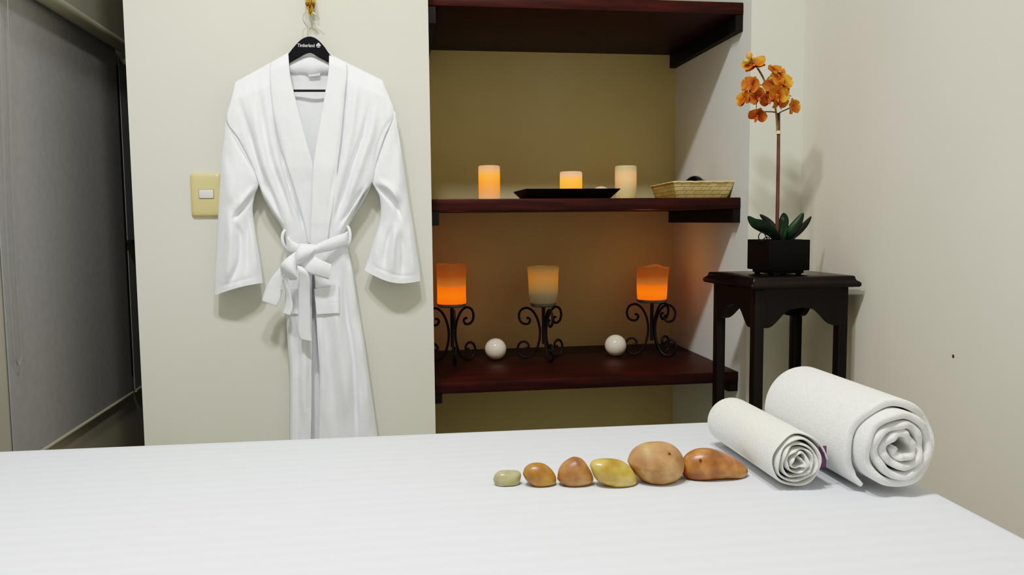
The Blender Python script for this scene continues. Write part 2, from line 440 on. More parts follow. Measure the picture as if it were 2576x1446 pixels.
# black tray, flared rim
fl, fr = atY(1321, 474.5, 2.435), atY(1561, 474.5, 2.435)
x0, x1 = fl[0], fr[0]; zt = fl[2]; ya, yb = 2.435, 2.69
trc = ((x0+x1)/2, (ya+yb)/2)
def tray_ring(fx, fy, z, ins):
    w, d = (x1-x0)/2-ins, (yb-ya)/2-ins
    return [(trc[0]+sx*w, trc[1]+sy*d, z) for sx, sy in ((-1, -1), (1, -1), (1, 1), (-1, 1))]
tr = [tray_ring(0, 0, ZS2, .03), tray_ring(0, 0, ZS2+.001, .026), tray_ring(0, 0, zt-.002, .0), tray_ring(0, 0, zt, .002), tray_ring(0, 0, ZS2+.006, .03)]
V, F = grid(tr, closed_u=True); F.append((3, 2, 1, 0)); n = len(tr)*4; F.append((n-4, n-3, n-2, n-1))
o = obj('serving_tray', (V, F), M['black'], origin=(trc[0], trc[1], ZS2), sm=False)
tag(o, 'black rectangular tray with flared rim on the middle shelf', 'tray')
p = atY(1512, 468.5, 2.57); rz_ = (p[2]-ZS2-.0065)/2
o = obj('tray_pebble', ball((p[0], 2.57, ZS2+.0065+rz_), .027, .022, rz_), M['tray_stone'], origin=(p[0], 2.57, ZS2+.006))
tag(o, 'pale peach pebble peeping over the rim of the black tray', 'stone')

# woven basket
def basket():
    A, B, D = atY(1694.5, 458, 2.475), atY(1849, 457, 2.455), atY(1636, 469, 2.84)
    zr = A[2]
    A = np.array([A[0], A[1], zr]); B = np.array([B[0], B[1], zr]); D = np.array([D[0], D[1], zr])
    Cc = D + (B-A)*.98
    rim = [A, B, Cc, D]; ctr = sum(rim)/4
    t = thing('woven_basket', 'pale woven bamboo basket with black stone inside, right end of the middle shelf', 'basket', (ctr[0], ctr[1], ZS2))
    def ring(z, k, n=14, wob=0.0):
        pts = []
        for i in range(4):
            a, b = rim[i], rim[(i+1) % 4]
            for j in range(n):
                q = a+(b-a)*(j/n)
                # rounded corners
                f = j/n; pull = max(0, .05-min(f, 1-f))*.22
                q = q+(ctr-q)*pull
                q = ctr+(q-ctr)*k
                pts.append((q[0], q[1], z+wob*math.sin(j*2.2+i)))
        return pts
    h = zr-ZS2
    rows = [ring(ZS2+.001, .84), ring(ZS2+h*.25, .885), ring(ZS2+h*.5, .925), ring(ZS2+h*.75, .96), ring(zr, .99, wob=.0006)]
    inner = [ring(zr-.001, .975), ring(ZS2+h*.5, .905), ring(ZS2+.004, .82)]
    P = rows+inner
    V, F = grid(P, closed_u=True); n = len(P[0])
    F.append(tuple(range(n-1, -1, -1))); F.append(tuple((len(P)-1)*n+i for i in range(n)))
    m, nt, pr = newmat('woven_bamboo')
    pr.inputs['Roughness'].default_value = .6
    tc = N(nt, 'ShaderNodeTexCoord'); sp = N(nt, 'ShaderNodeSeparateXYZ'); nt.links.new(tc.outputs['Object'], sp.inputs[0])
    ad = N(nt, 'ShaderNodeMath', operation='ADD'); nt.links.new(sp.outputs['X'], ad.inputs[0]); nt.links.new(sp.outputs['Y'], ad.inputs[1])
    cb = N(nt, 'ShaderNodeCombineXYZ'); nt.links.new(ad.outputs[0], cb.inputs['X']); nt.links.new(sp.outputs['Z'], cb.inputs['Y'])
    br = N(nt, 'ShaderNodeTexBrick', Scale=1.0)
    br.inputs['Brick Width'].default_value = .026; br.inputs['Row Height'].default_value = .0125; br.inputs['Mortar Size'].default_value = .0006
    br.inputs['Mortar Smooth'].default_value = .4
    br.inputs['Color1'].default_value = rgb(238, 215, 156); br.inputs['Color2'].default_value = rgb(216, 188, 116); br.inputs['Mortar'].default_value = rgb(104, 80, 38)
    br.offset = .5
    nt.links.new(cb.outputs[0], br.inputs['Vector']); nt.links.new(br.outputs['Color'], pr.inputs['Base Color'])
    bp = N(nt, 'ShaderNodeBump', Strength=.6, Distance=.003); bp.invert = True
    nt.links.new(br.outputs['Fac'], bp.inputs['Height']); nt.links.new(bp.outputs['Normal'], pr.inputs['Normal'])
    obj('basket_body', (V, F), m, t)
    rr = ring(zr+.0005, .992, wob=.0008); rr.append(rr[0]); rr.append(rr[1])
    M['rim'] = mat('pale_bamboo_rim', rgb(226, 206, 150), rgb(208, 186, 124), rough=.6, nscale=60)
    obj('rim', tube(rr, .0032, 8, cap=False), M['rim'], t)
    def st(label, pxc, ytop, Y, rx, ry, m, name='basket_stone', grp=None):
        q = atY(pxc, ytop, Y); zt_ = q[2]; z0 = ZS2+.005; rz = (zt_-z0)/2
        f = lambda d: 1+.08*d.x*d.z-.05*d.y
        o = obj(name, ball((q[0], Y, z0+rz), rx, ry, rz, fn=f), m, origin=(q[0], Y, z0))
        tag(o, label, 'stone', 'stones in the basket')
    st('glossy black stone sticking up out of the woven basket', 1746, 442, 2.64, .036, .04, M['blackstone'])
    st('reddish stone tip just right of the black one in the basket', 1768, 452, 2.72, .022, .03, M['redstone'])
    st('small dark stone hardly showing over the basket rim, left of the black one', 1713, 456, 2.66, .012, .02, M['blackstone'])
basket()

# ================================================================= IRON CANDLE STANDS AND BALLS ON THE LOWEST SHELF
def scroll_path():
    """one C-scroll leg in its own plane: (radial, height) from lower curl to upper curl"""
    H = .168
    half = [(.012, H*.50), (.013, H*.62), (.020, H*.78), (.034, H*.925), (.054, H*1.0), (.074, H*.965), (.083, H*.86), (.079, H*.74), (.066, H*.685), (.052, H*.69), (.045, H*.755), (.050, H*.80), (.057, H*.795)]
    low = [(.012, H*.50), (.014, H*.38), (.021, H*.23), (.034, H*.085), (.056, H*.018), (.077, H*.05), (.088, H*.17), (.083, H*.285), (.068, H*.335), (.054, H*.30), (.051, H*.235), (.058, H*.205), (.064, H*.22)]
    return low[::-1][:-1]+half
SP = [tuple(p) for p in cr(scroll_path(), 110)]
def candle_stand(label, pxc, yplate, angles, cand):
    clabel, cm, wpx, ytop, flare, jag, seed = cand
    b = atY(pxc, yplate, 2.755)
    bx, by = b[0], b[1]
    zpl = b[2]
    t = thing('candle_stand', label, 'candle holder', (bx, by, ZS3), 'wrought iron candle stands on the lowest shelf')
    H = .168; k = (zpl-.012-ZS3-.004)/H
    for a in angles:
        a = math.radians(a)
        pth = [(bx+r*1.08*math.cos(a), by+r*1.08*math.sin(a), ZS3+.0005+z*k) for r, z in SP]
        obj('scroll_leg', tube(pth, .0042, 8), M['iron'], t)
    obj('stem', tube([(bx, by, ZS3+.055), (bx, by, zpl-.006)], .0062, 10), M['iron'], t)
    dep = (MT.T @ (b-CAM))[2]; r = wpx/FPX*dep/2
    pr = r*.95 if flare < .2 else r*.84
    obj('plate', lathe([(0, -.0085), (pr-.004, -.0085), (pr, -.005), (pr+.001, .003), (pr-.001, .0032), (pr-.004, .0005), (0, .0005)], (bx, by, zpl), 40), M['plate'], t)
    # hollow wax candle, top-level
    h = atY(pxc, ytop, 2.755)[2]-zpl-.001
    rnd = random.Random(seed); n = 64
    prof = [(0, .0008), (pr*.9, .0008), (r*(1-flare*.5)*.97, .001), (r*(1-flare*.4), .006), (r*.97, h*.3), (r*.985, h*.6), (r*(1+flare*.03), h*.85), (r*(1.02+flare*.1), h)]
    inn = [(r*.94, h-.001), (r*.89, h*.7), (r*.85, h*.48), (0, h*.46)]
    ph = [rnd.uniform(0, 6.28) for _ in range(4)]
    P = []
    for kk, (rr, z) in enumerate(prof+inn):
        row = []
        for i in range(n):
            th = 2*math.pi*i/n
            topw = max(0, (z/h-.55)/.45)
            dr = 1+jag*.35*math.sin(3*th+ph[0])*topw+jag*.2*math.sin(7*th+ph[1])*topw
            dz = (jag*.03*math.sin(2*th+ph[2])+jag*.018*math.sin(5*th+ph[3]))*topw
            row.append((bx+rr*dr*math.cos(th), by+rr*dr*math.sin(th), zpl+z+dz))
        P.append(row)
    o = obj('hollow_candle', grid(P, closed_u=True), cm, origin=(bx, by, zpl), angle=60)
    tag(o, clabel, 'candle', 'hollow wax candles on the iron stands')
    return bx, by, zpl, h
s1 = candle_stand('black iron scroll candle stand beside the robe wall, partly hidden by it', 1136.5, 765, (158, 28, 272),
    ('hollow orange wax candle glowing at its base, beside the robe wall', M['shell_hot'], 74, 663, .04, .06, 3))
s2 = candle_stand('black iron scroll candle stand, middle one of three, between the cream balls', 1367, 764, (158, 34, 280),
    ('hollow pale wax candle, unlit white base and dull orange top, middle stand', M['shell_mid'], 76, 669, .35, .05, 5))
s3 = candle_stand('black iron scroll candle stand in the niche corner, right of both cream balls', 1640, 754, (166, 30, -42),
    ('hollow orange wax candle with ragged flared rim, brightly lit in the niche corner', M['shell_hot'], 78, 670, .16, .14, 11))
for (bx, by, zpl, h), e in ((s1, .045), (s2, .01), (s3, .14)):
    lt = bpy.data.lights.new('wax_glow', 'POINT'); lt.energy = e; lt.color = (1, .30, .05); lt.shadow_soft_size = .03
    lo = bpy.data.objects.new('wax_glow', lt); C.objects.link(lo); lo.location = (bx, by, zpl+h+.03)

for lab, pxc, pyb in (('glossy cream ceramic ball at left, between first and middle iron stands', 1247, 907.5), ('glossy cream ceramic ball at right, touching the corner iron stand in view', 1548.5, 898.5)):
    q = atZ(pxc, pyb-3, ZS3); dep = (MT.T @ (q-CAM))[2]; r = 27.2/FPX*dep
    o = obj('ceramic_ball', ball((q[0], q[1], ZS3+r), r, r, r, 48, 32), M['ball'], origin=(q[0], q[1], ZS3))
    tag(o, lab, 'ball', 'cream ceramic balls on the lowest shelf')

# ================================================================= PLANT STAND (tall stool)
ZT = 1.093
SC = Vector((1.068, 2.118, 0)); SW, SD, SA = .324, .300, math.radians(3.0)
def R2(VF): return rotz(VF, SA, (SC.x, SC.y, 0))
stool = thing('plant_stand', 'dark brown wooden plant stand with scalloped apron in the corner', 'stool', (SC.x, SC.y, 0))
def rect_ring(hw, hd, z, rc=.004):
    pts = []
    for sx, sy, a0 in ((1, 1, 0), (-1, 1, 90), (-1, -1, 180), (1, -1, 270)):
        for k in range(4):
            a = math.radians(a0+30*k)
            pts.append((SC.x+sx*(hw-rc)+rc*math.cos(a), SC.y+sy*(hd-rc)+rc*math.sin(a), z))
    return pts
hw, hd = SW/2, SD/2
prof = [(.012, ZT-.030), (.003, ZT-.030), (.0, ZT-.026), (.0, ZT-.020), (.003, ZT-.016), (.008, ZT-.013), (.011, ZT-.008), (.012, ZT-.002), (.015, ZT), (.10, ZT)]
P = [rect_ring(hw-i, hd-i, z) for i, z in prof]
V, F = grid(P, closed_u=True); F.append(tuple(range(15, -1, -1))); n = len(P)*16; F.append(tuple(range(n-16, n)))
obj('table_top', R2((V, F)), M['stool'], stool, angle=50)
lw = .027; ins = .024
zap = ZT-.030
for sx in (-1, 1):
    for sy in (-1, 1):
        cx, cy = SC.x+sx*(hw-ins-lw/2), SC.y+sy*(hd-ins-lw/2)
        obj('leg', R2(box(cx-lw/2, cx+lw/2, cy-lw/2, cy+lw/2, 0, zap, .002)), M['stool'], stool)
def apron_poly(L):
    pts = [(0, zap), (L, zap)]
    lob, apex = ZT-.136, ZT-.088
    N_ = 40
    for i in range(N_+1):
        u = 1-i/N_
        s = min(u, 1-u)*2                 # 0 at legs, 1 at centre
        f = min(max((s-.10)/.62, 0), 1)
        f = f*f*(3-2*f)
        z = lob+(apex-lob)*f+.004*max(0, (s-.72)/.28)
        pts.append((u*L, z))
    return pts
ax0, ax1 = SC.x-hw+ins+lw-.001, SC.x+hw-ins-lw+.001
ay0, ay1 = SC.y-hd+ins+lw-.001, SC.y+hd-ins-lw+.001
for y in (SC.y-hd+ins+.0005, SC.y+hd-ins-.0185):
    obj('apron', R2(prism(apron_poly(ax1-ax0), lambda a, b: (ax0+a, y, b), lambda a, b: (ax0+a, y+.018, b))), M['stool'], stool, sm=False)
for x in (SC.x-hw+ins+.0005, SC.x+hw-ins-.0185):
    obj('apron', R2(prism(apron_poly(ay1-ay0), lambda a, b: (x, ay0+a, b), lambda a, b: (x+.018, ay0+a, b))), M['stool'], stool, sm=False)

# ================================================================= POTTED ORCHID
YO = 2.115
pc = atY(1957, 640, YO); PX, PY = pc[0], YO
orchid = thing('potted_orchid', 'orange orchid in a square black pot on the plant stand', 'plant', (PX, PY, ZT))
S = .123/2
def rp_(VF): return rotz(VF, math.radians(2.5), (PX, PY, 0))
zb0, zb1 = ZT+.012, ZT+.097
ringz = lambda s, z: [(PX-s, PY-s, z), (PX+s, PY-s, z), (PX+s, PY+s, z), (PX-s, PY+s, z)]
P = [ringz(S-.001, zb0), ringz(S-.0005, zb0), ringz(S, zb0+.001), ringz(S, zb1-.001), ringz(S-.001, zb1), ringz(S-.006, zb1), ringz(S-.007, zb1-.012)]
V, F = grid(P, closed_u=True); F.append((3, 2, 1, 0))
obj('pot', rp_((V, F)), M['pot'], orchid, sm=False)
obj('moss', rp_(box(PX-S+.007, PX+S-.007, PY-S+.007, PY+S-.007, zb1-.03, zb1-.009)), M['soil'], orchid, sm=False)
obj('plinth', rp_(box(PX-S+.011, PX+S-.011, PY-S+.011, PY+S-.011, ZT+.004, zb0)), M['pot'], orchid, sm=False)
for sx in (-1, 1):
    for sy in (-1, 1):
        obj('foot', rp_(lathe([(0, 0), (.007, 0), (.009, .0025), (.007, .006), (0, .006)], (PX+sx*(S-.021), PY+sy*(S-.021), ZT+.0002), 16)), M['pot'], orchid)
def O(px, py, dy=0.0): return tuple(atY(px, py, YO+dy))
# stems
stem = [O(1954, 608), O(1956, 520), O(1957.5, 430), O(1958.5, 350), O(1958.5, 284)]
obj('stem', tube([tuple(p) for p in cr(stem, 30)], [.0052-.0008*i/29 for i in range(30)], 10), M['stem'], orchid)
obj('tie', tube([O(1958.4, 337), O(1958.5, 329)], .0072, 10), M['tie'], orchid, label='cream tie around the stem')
def br(name, pts, r=.0021, m='branch'):
    q = [tuple(p) for p in cr([O(*p) for p in pts], 5*len(pts))]
    obj(name, tube(q, r, 8), M[m], orchid)
br('branch', [(1955, 330, 0), (1953, 290, -.004), (1949, 262, -.008), (1944, 235, -.004), (1928, 212, 0), (1918, 192, .004), (1910, 178, .004), (1897, 158, .002), (1888, 144, 0)], .0028)
br('branch', [(1953, 283, -.004), (1940, 281, -.006), (1916, 281, -.01)], .0018, 'stem')
br('branch', [(1960, 284, 0), (1970, 279, -.006), (1986, 272, -.01)], .0018)
br('branch', [(1928, 212, 0), (1932, 196, -.004), (1950, 188, -.01)], .0015)
br('branch', [(1928, 213, 0), (1918, 213, -.006), (1902, 215, -.01)], .0015)
br('branch', [(1940, 228, -.002), (1924, 236, -.006), (1908, 241, -.01)], .0015)
br('branch', [(1897, 158, .002), (1888, 156, -.002), (1879, 153, -.004)], .0013)
br('branch', [(1908, 248, -.01), (1903, 262, -.01), (1904, 282, -.012)], .0013)
# petals
def toned(o, nv, nu, bias):
    at = o.data.attributes.new('tone', 'FLOAT', 'POINT')
    for i, v in enumerate(at.data):
        j, k = divmod(i, nu); t = j/(nv-1); e = abs(k/(nu-1)-.5)*2
        v.value = min(1, max(0, t*.75+e*.2*t+bias))
    return o
def petal_mat():
    m, nt, p = newmat('orange_orchid_petal')
    p.inputs['Roughness'].default_value = .6; p.inputs['Specular IOR Level'].default_value = .2
    p.inputs['Subsurface Weight'].default_value = .12
    p.inputs['Subsurface Radius'].default_value = (.004, .002, .001)
    tc = N(nt, 'ShaderNodeTexCoord')
    no = N(nt, 'ShaderNodeTexNoise', Scale=38.0, Detail=4.0); nt.links.new(tc.outputs['Object'], no.inputs['Vector'])
    rp = N(nt, 'ShaderNodeValToRGB'); el = rp.color_ramp.elements; el.new(.5); el.new(.5)
    for e, (pos, col) in zip(el, [(.26, rgb(120, 48, 14)), (.44, rgb(166, 82, 26)), (.60, rgb(190, 106, 36)), (.80, rgb(210, 148, 52))]): e.position = pos; e.color = col
    at = N(nt, 'ShaderNodeAttribute'); at.attribute_name = 'tone'
    mx = N(nt, 'ShaderNodeMath', operation='MULTIPLY_ADD'); mx.inputs[1].default_value = .55
    nt.links.new(at.outputs['Fac'], mx.inputs[0])
    m2 = N(nt, 'ShaderNodeMath', operation='MULTIPLY_ADD'); m2.inputs[1].default_value = .9; m2.inputs[2].default_value = -.17
    nt.links.new(no.outputs['Fac'], m2.inputs[0]); nt.links.new(m2.outputs[0], mx.inputs[2])
    nt.links.new(mx.outputs[0], rp.inputs['Fac']); nt.links.new(rp.outputs['Color'], p.inputs['Base Color'])
    return m
M['petal'] = petal_mat()
M['lip'] = mat('dark_orange_lip', rgb(160, 66, 20), rgb(196, 96, 26), rough=.6, nscale=60)
M['bud'] = mat('yellow_bud', rgb(226, 180, 52), rgb(214, 130, 70), rough=.55, nscale=40)
M['budg'] = mat('green_yellow_bud', rgb(206, 186, 80), rgb(190, 150, 60), rough=.55, nscale=40)
def petal(L, W, cup, ctr, fr, ang, tip=.0, wav=.0):
    """petal lying in flower frame fr=(right,up,normal), pointing at ang"""
    r, u, nrm = fr
    d = r*math.cos(ang)+u*math.sin(ang); s = -r*math.sin(ang)+u*math.cos(ang)
    P = []
    nv, nu = 9, 7
    for j in range(nv):
        t = j/(nv-1)
        w = W*(math.sin(math.pi*min(1, t*.93+.05))**.62)*(1-.15*t)
        row = []
        for i in range(nu):
            k = (i/(nu-1)-.5)*2
            q = ctr+d*(L*t)+s*(w*.5*k)+nrm*(cup*L*(t**1.6)+.10*W*(k*k)*(1-t*.4)*(1 if cup >= 0 else -1)+wav*L*math.sin(k*3+t*5)*t)
            row.append(tuple(q))
        P.append(row)
    return grid(P)
def flower(px, py, dy, s, yaw, tilt, spin, full=True, seed=0):
    """s: half-size in photo pixels; yaw/tilt aim the bloom (0,0 faces the viewer)"""
    rnd = random.Random(seed)
    ctr = Vector(O(px, py, dy)); dep = 2.23; L = s*1.16/FPX*dep
    nrm = Vector((math.sin(math.radians(yaw))*math.cos(math.radians(tilt)), -math.cos(math.radians(yaw))*math.cos(math.radians(tilt)), math.sin(math.radians(tilt))))
    r = nrm.cross(Vector((0, 0, 1))).normalized()*-1
    u = r.cross(nrm).normalized()
    if u.z < 0: u = -u
    a = math.radians(spin)
    r, u = r*math.cos(a)+u*math.sin(a), -r*math.sin(a)+u*math.cos(a)
    f = obj('bloom', ball(tuple(ctr+nrm*.001), L*.16, L*.16, L*.16, 10, 8), M['lip'], orchid)
    fr = (r, u, nrm); bias = rnd.uniform(-.12, .3)
    for ang, l, w, cup in ((90, 1.0, .86, .12), (208+rnd.uniform(-8, 8), .95, .74, .04), (332+rnd.uniform(-8, 8), .95, .74, .04)):
        toned(obj('sepal', petal(L*l, L*w, cup, ctr, fr, math.radians(ang), wav=.04), M['petal'], f), 9, 7, bias)
    for ang in (18, 162):
        toned(obj('petal', petal(L*1.05, L*1.5, .18, ctr+nrm*.002, fr, math.radians(ang+rnd.uniform(-6, 6)), wav=.05), M['petal'], f), 9, 7, bias)
    obj('lip', petal(L*.62, L*.42, .55, ctr+nrm*.004, fr, math.radians(270), wav=.08), M['lip'], f)
FL = [(1898, 166, .0, 25, -40, 42, 20), (1951, 183, -.012, 23, 20, 45, 10), (1961, 207, -.026, 27, 15, 25, -10), (1972, 226, -.014, 26, 55, 5, 15),
      (1943, 217, -.018, 20, -25, 20, 25), (1954, 240, -.034, 24, 5, -5, -15), (1959, 256, -.02, 22, 25, -20, 5), (1933, 251, -.012, 17, -35, -10, 30),
      (1890, 219, -.01, 23, -55, 15, -25), (1905, 243, -.016, 19, -30, -5, 40), (1875, 250, -.006, 21, -75, 5, 10), (1905, 290, -.014, 20, -25, -35, -20), (1993, 272, -.01, 21, 32, 5, 12)]
for i, f in enumerate(FL): flower(*f, seed=i)
for nm, px, py, rx, rz, m in (('bud', 1885, 138, .0085, .0105, 'bud'), ('bud', 1877, 153, .0085, .0065, 'budg')):
    q = O(px, py); obj(nm, ball(q, rx, .008, rz, 16, 12, fn=lambda d: 1-.12*d.z), M[m], orchid)
# leaves
def leaf(pts, w, m='leaf', fold=.22, dirv=None):
    q = [Vector(p) for p in cr([O(*p) for p in pts], 22)]
    P = []
    for k, c in enumerate(q):
        t = k/21
        tan = (q[min(k+1, 21)]-q[max(k-1, 0)]).normalized()
        view = Vector((-.45, -.89, 0)); view.normalize()
        side = tan.cross(view).normalized(); nn = side.cross(tan).normalized()
        ww = w/FPX*2.2*.5*(max(0.0, math.sin(math.pi*min(1, .10+.9*t)))**.72)
        P.append([tuple(c+side*ww*k2+nn*ww*fold*(-(abs(k2)))) for k2 in (-1, -.6, -.25, 0, .25, .6, 1)])
    o = obj('leaf', grid(P), M[m], orchid, angle=80)
    solidify(o, .0014, 0)
leaf([(1958, 606, -.01), (1940, 583, -.03), (1918, 569, -.045), (1897, 560, -.05), (1881, 543, -.045)], 30)
leaf([(1960, 604, .0), (1951, 582, .005), (1932, 557, .02), (1911, 539, .03)], 19, 'leafdark')
leaf([(1961, 604, .01), (1967, 575, .02), (1972, 552, .035), (1971, 535, .04)], 28)
leaf([(1972, 605, -.015), (1987, 586, -.03), (2006, 561, -.035), (2021, 535, -.03)], 26)
leaf([(1985, 604, .0), (2004, 586, .01), (2025, 565, .02), (2041, 544, .025)], 17, 'leafdark')
leaf([(1970, 606, -.03), (1974, 592, -.035), (1980, 570, -.035)], 7)
for pts in ([(1932, 606, -.05), (1922, 586, -.055), (1914, 585, -.055), (1908, 595, -.055), (1912, 607, -.05)], [(1916, 606, -.05), (1928, 596, -.055), (1936, 600, -.05)],
            [(1990, 606, -.04), (1998, 598, -.045), (2004, 592, -.045), (2004, 588, -.045)]):
    q = [tuple(p) for p in cr([O(*p) for p in pts], 20)]
    obj('aerial_root', tube(q, .0016, 6), M['root'], orchid)

# ================================================================= MASSAGE TABLE AND SHEET
bx0, bx1, by0, by1 = -.935, .9, .79, 1.693
BR = math.radians(-1.2)
def RB(VF): return rotz(VF, BR, (bx1, by1, 0))
bed = thing('massage_table', 'padded massage table underneath the white sheet', 'massage table', ((bx0+bx1)/2, (by0+by1)/2, 0))
obj('padded_top', RB(box(bx0+.02, bx1-.02, by0+.02, by1-.02, .70, ZBED-.008, .02)), M['rail'], bed)
for sx in (bx0+.12, bx1-.18):
    for sy in (by0+.1, by1-.16):
        obj('leg', RB(box(sx, sx+.06, sy, sy+.06, 0, .70, .004)), M['stool'], bed)
# sheet draped over the table: flat top, rounded edge, skirt
def sheet():
    nx, ny = 120, 60
    rr = .016
    def ring_pt(s, inset, z, amp=0):
        # s in 0..1 around a rounded rectangle
        w, d = bx1-bx0-2*inset, by1-by0-2*inset
        L = 2*(w+d); q = s*L
        if q < w: p, nrm_ = (bx0+inset+q, by0+inset), (0, -1)
        elif q < w+d: p, nrm_ = (bx1-inset, by0+inset+q-w), (1, 0)
        elif q < 2*w+d: p, nrm_ = (bx1-inset-(q-w-d), by1-inset), (0, 1)
        else: p, nrm_ = (bx0+inset, by1-inset-(q-2*w-d)), (-1, 0)
        a = amp*math.sin(q*19)+amp*.6*math.sin(q*31+1)
        return (p[0]+nrm_[0]*a, p[1]+nrm_[1]*a, z)
    n = 480
    rows = []
    for ins_, z, am in ((.06, ZBED, 0), (.03, ZBED, 0), (.014, ZBED-.0005, 0), (.006, ZBED-.002, 0), (.002, ZBED-.006, 0), (0, ZBED-.012, 0), (-.002, ZBED-.03, .0004), (-.004, ZBED-.10, .002), (-.008, ZBED-.25, .006), (-.014, .30, .010)):
        rows.append([ring_pt(i/n, ins_, z, am) for i in range(n)])
    V, F = grid(rows, closed_u=True)
    F.append(tuple(range(n)))
    return RB((V, F))
o = obj('bed_sheet', sheet(), M['sheet'], origin=((bx0+bx1)/2, (by0+by1)/2, ZBED), angle=50)
tag(o, 'white faintly striped sheet spread over the massage table in front', 'sheet')

# ================================================================= STONES ON THE SHEET
def stone(label, outline, pxb, pyb, depth_m, m, sink=.004, rough_amp=.0, pit=None, grp='polished stones in a row on the sheet', seed=0):
    """outline: photo silhouette points; inflated into a solid resting on the sheet at (pxb,pyb)"""
    base = atZ(pxb, pyb-sink*900, ZBED)
    cpx = np.mean([p[0] for p in outline]); cpy = (min(p[1] for p in outline)+max(p[1] for p in outline))/2
    Y = base[1]+depth_m*.3
    ctr = atY(cpx, cpy, Y)
    loop = cr(list(outline)+[outline[0]], 49)[:-1]
    W = [atY(q[0], q[1], Y) for q in loop]
    rad = [w-ctr for w in W]
    rnd = random.Random(seed); ph = [rnd.uniform(0, 6.3) for _ in range(6)]
    V, F = [], []
    nv = 24
    for j in range(nv+1):
        f = -math.pi/2+math.pi*j/nv
        for i in range(48):
            k = max(0.0, math.cos(f))
            q = ctr+rad[i]*k
            th = i/48*6.283
            lump = 1+rough_amp*(math.sin(3*th+ph[0])*math.cos(2*f+ph[1])+.6*math.sin(5*th+ph[2]+3*f))
            q = q+np.array([0, depth_m*math.sin(f)*(1+(lump-1)*math.cos(f)), 0])
            V.append([q[0], q[1], q[2]])
    zmin = min(v[2] for v in V)
    for v in V:
        if v[2] < ZBED+.0008: v[2] = ZBED+.0008
    for j in range(nv):
        for i in range(48):
            F.append((j*48+i, j*48+(i+1) % 48, (j+1)*48+(i+1) % 48, (j+1)*48+i))
    o = obj('stone', (V, F), m, origin=(ctr[0], ctr[1], ZBED), angle=90)
    tag(o, label, 'stone', grp)
    if pit:
        w = atY(pit[0], pit[1], Y-depth_m*.72)
        obj('pit', ball(w, .0022, .0022, .0022, 10, 8), M['pit'], o, label='tiny dark pit')
    return o
M['pit'] = mat('dark_pit', rgb(92, 48, 28), rough=.9)
zc = lambda pts: [(1200+x/3.5778, 1040+y/3.5773) for x, y in pts]
stone('smallest stone, pale olive green with a flat top, at the left end of the row',
      zc([(145, 590), (165, 545), (205, 518), (290, 512), (360, 515), (395, 538), (392, 590), (370, 640), (320, 657), (230, 660), (170, 650)]),
      1275, 1224, .016, stone_mat('olive_stone', rgb(176, 166, 128), rgb(186, 180, 132), rgb(170, 164, 84), .28), seed=1)
stone('small amber brown egg-shaped stone, second from the left end of the row',
      zc([(412, 545), (430, 490), (480, 455), (545, 444), (610, 456), (670, 500), (708, 560), (710, 610), (680, 645), (600, 665), (520, 658), (450, 610)]),
      1357, 1226, .02, stone_mat('amber_stone', rgb(160, 100, 50), rgb(182, 124, 54), rgb(196, 146, 50), .32), seed=2)
stone('dome-shaped brown stone between the amber one and the yellow one',
      zc([(723, 590), (735, 510), (780, 445), (850, 400), (895, 393), (950, 412), (1000, 475), (1040, 550), (1042, 600), (1000, 640), (920, 660), (850, 665), (770, 640)]),
      1445, 1225, .024, stone_mat('brown_stone', rgb(158, 96, 54), rgb(186, 126, 72), rgb(200, 146, 88), .38), seed=3)
stone('glossy mustard yellow stone, flat and bean-shaped, fourth in the row',
      zc([(1015, 470), (1040, 430), (1110, 410), (1210, 408), (1300, 425), (1370, 470), (1425, 545), (1435, 610), (1400, 650), (1330, 670), (1240, 668), (1180, 645), (1120, 625), (1060, 580)]),
      1545, 1227, .024, stone_mat('mustard_stone', rgb(190, 148, 56), rgb(208, 170, 74), rgb(222, 190, 104), .2, spec=.6), seed=4)
stone('largest stone, round tan and matt like a potato, with a pit',
      zc([(1360, 440), (1385, 370), (1440, 310), (1530, 270), (1640, 259), (1730, 268), (1800, 310), (1845, 380), (1856, 450), (1835, 530), (1780, 590), (1690, 630), (1580, 636), (1500, 610), (1430, 550), (1385, 490)]),
      1650, 1218, .042, stone_mat('tan_stone', rgb(176, 124, 80), rgb(190, 140, 92), rgb(206, 164, 110), .6, spec=.25), rough_amp=.03, pit=(1684, 1141), seed=5)
stone('long red-brown stone with a drooping tip, touching the small rolled towel',
      zc([(1833, 520), (1850, 430), (1900, 365), (1980, 325), (2060, 315), (2150, 325), (2260, 365), (2350, 420), (2415, 470), (2430, 520), (2405, 570), (2330, 582), (2200, 580), (2080, 592), (1960, 600), (1880, 580)]),
      1795, 1207, .033, stone_mat('russet_stone', rgb(146, 84, 44), rgb(172, 106, 58), rgb(200, 140, 78), .3), rough_amp=.02, pit=(1762, 1157), seed=6)

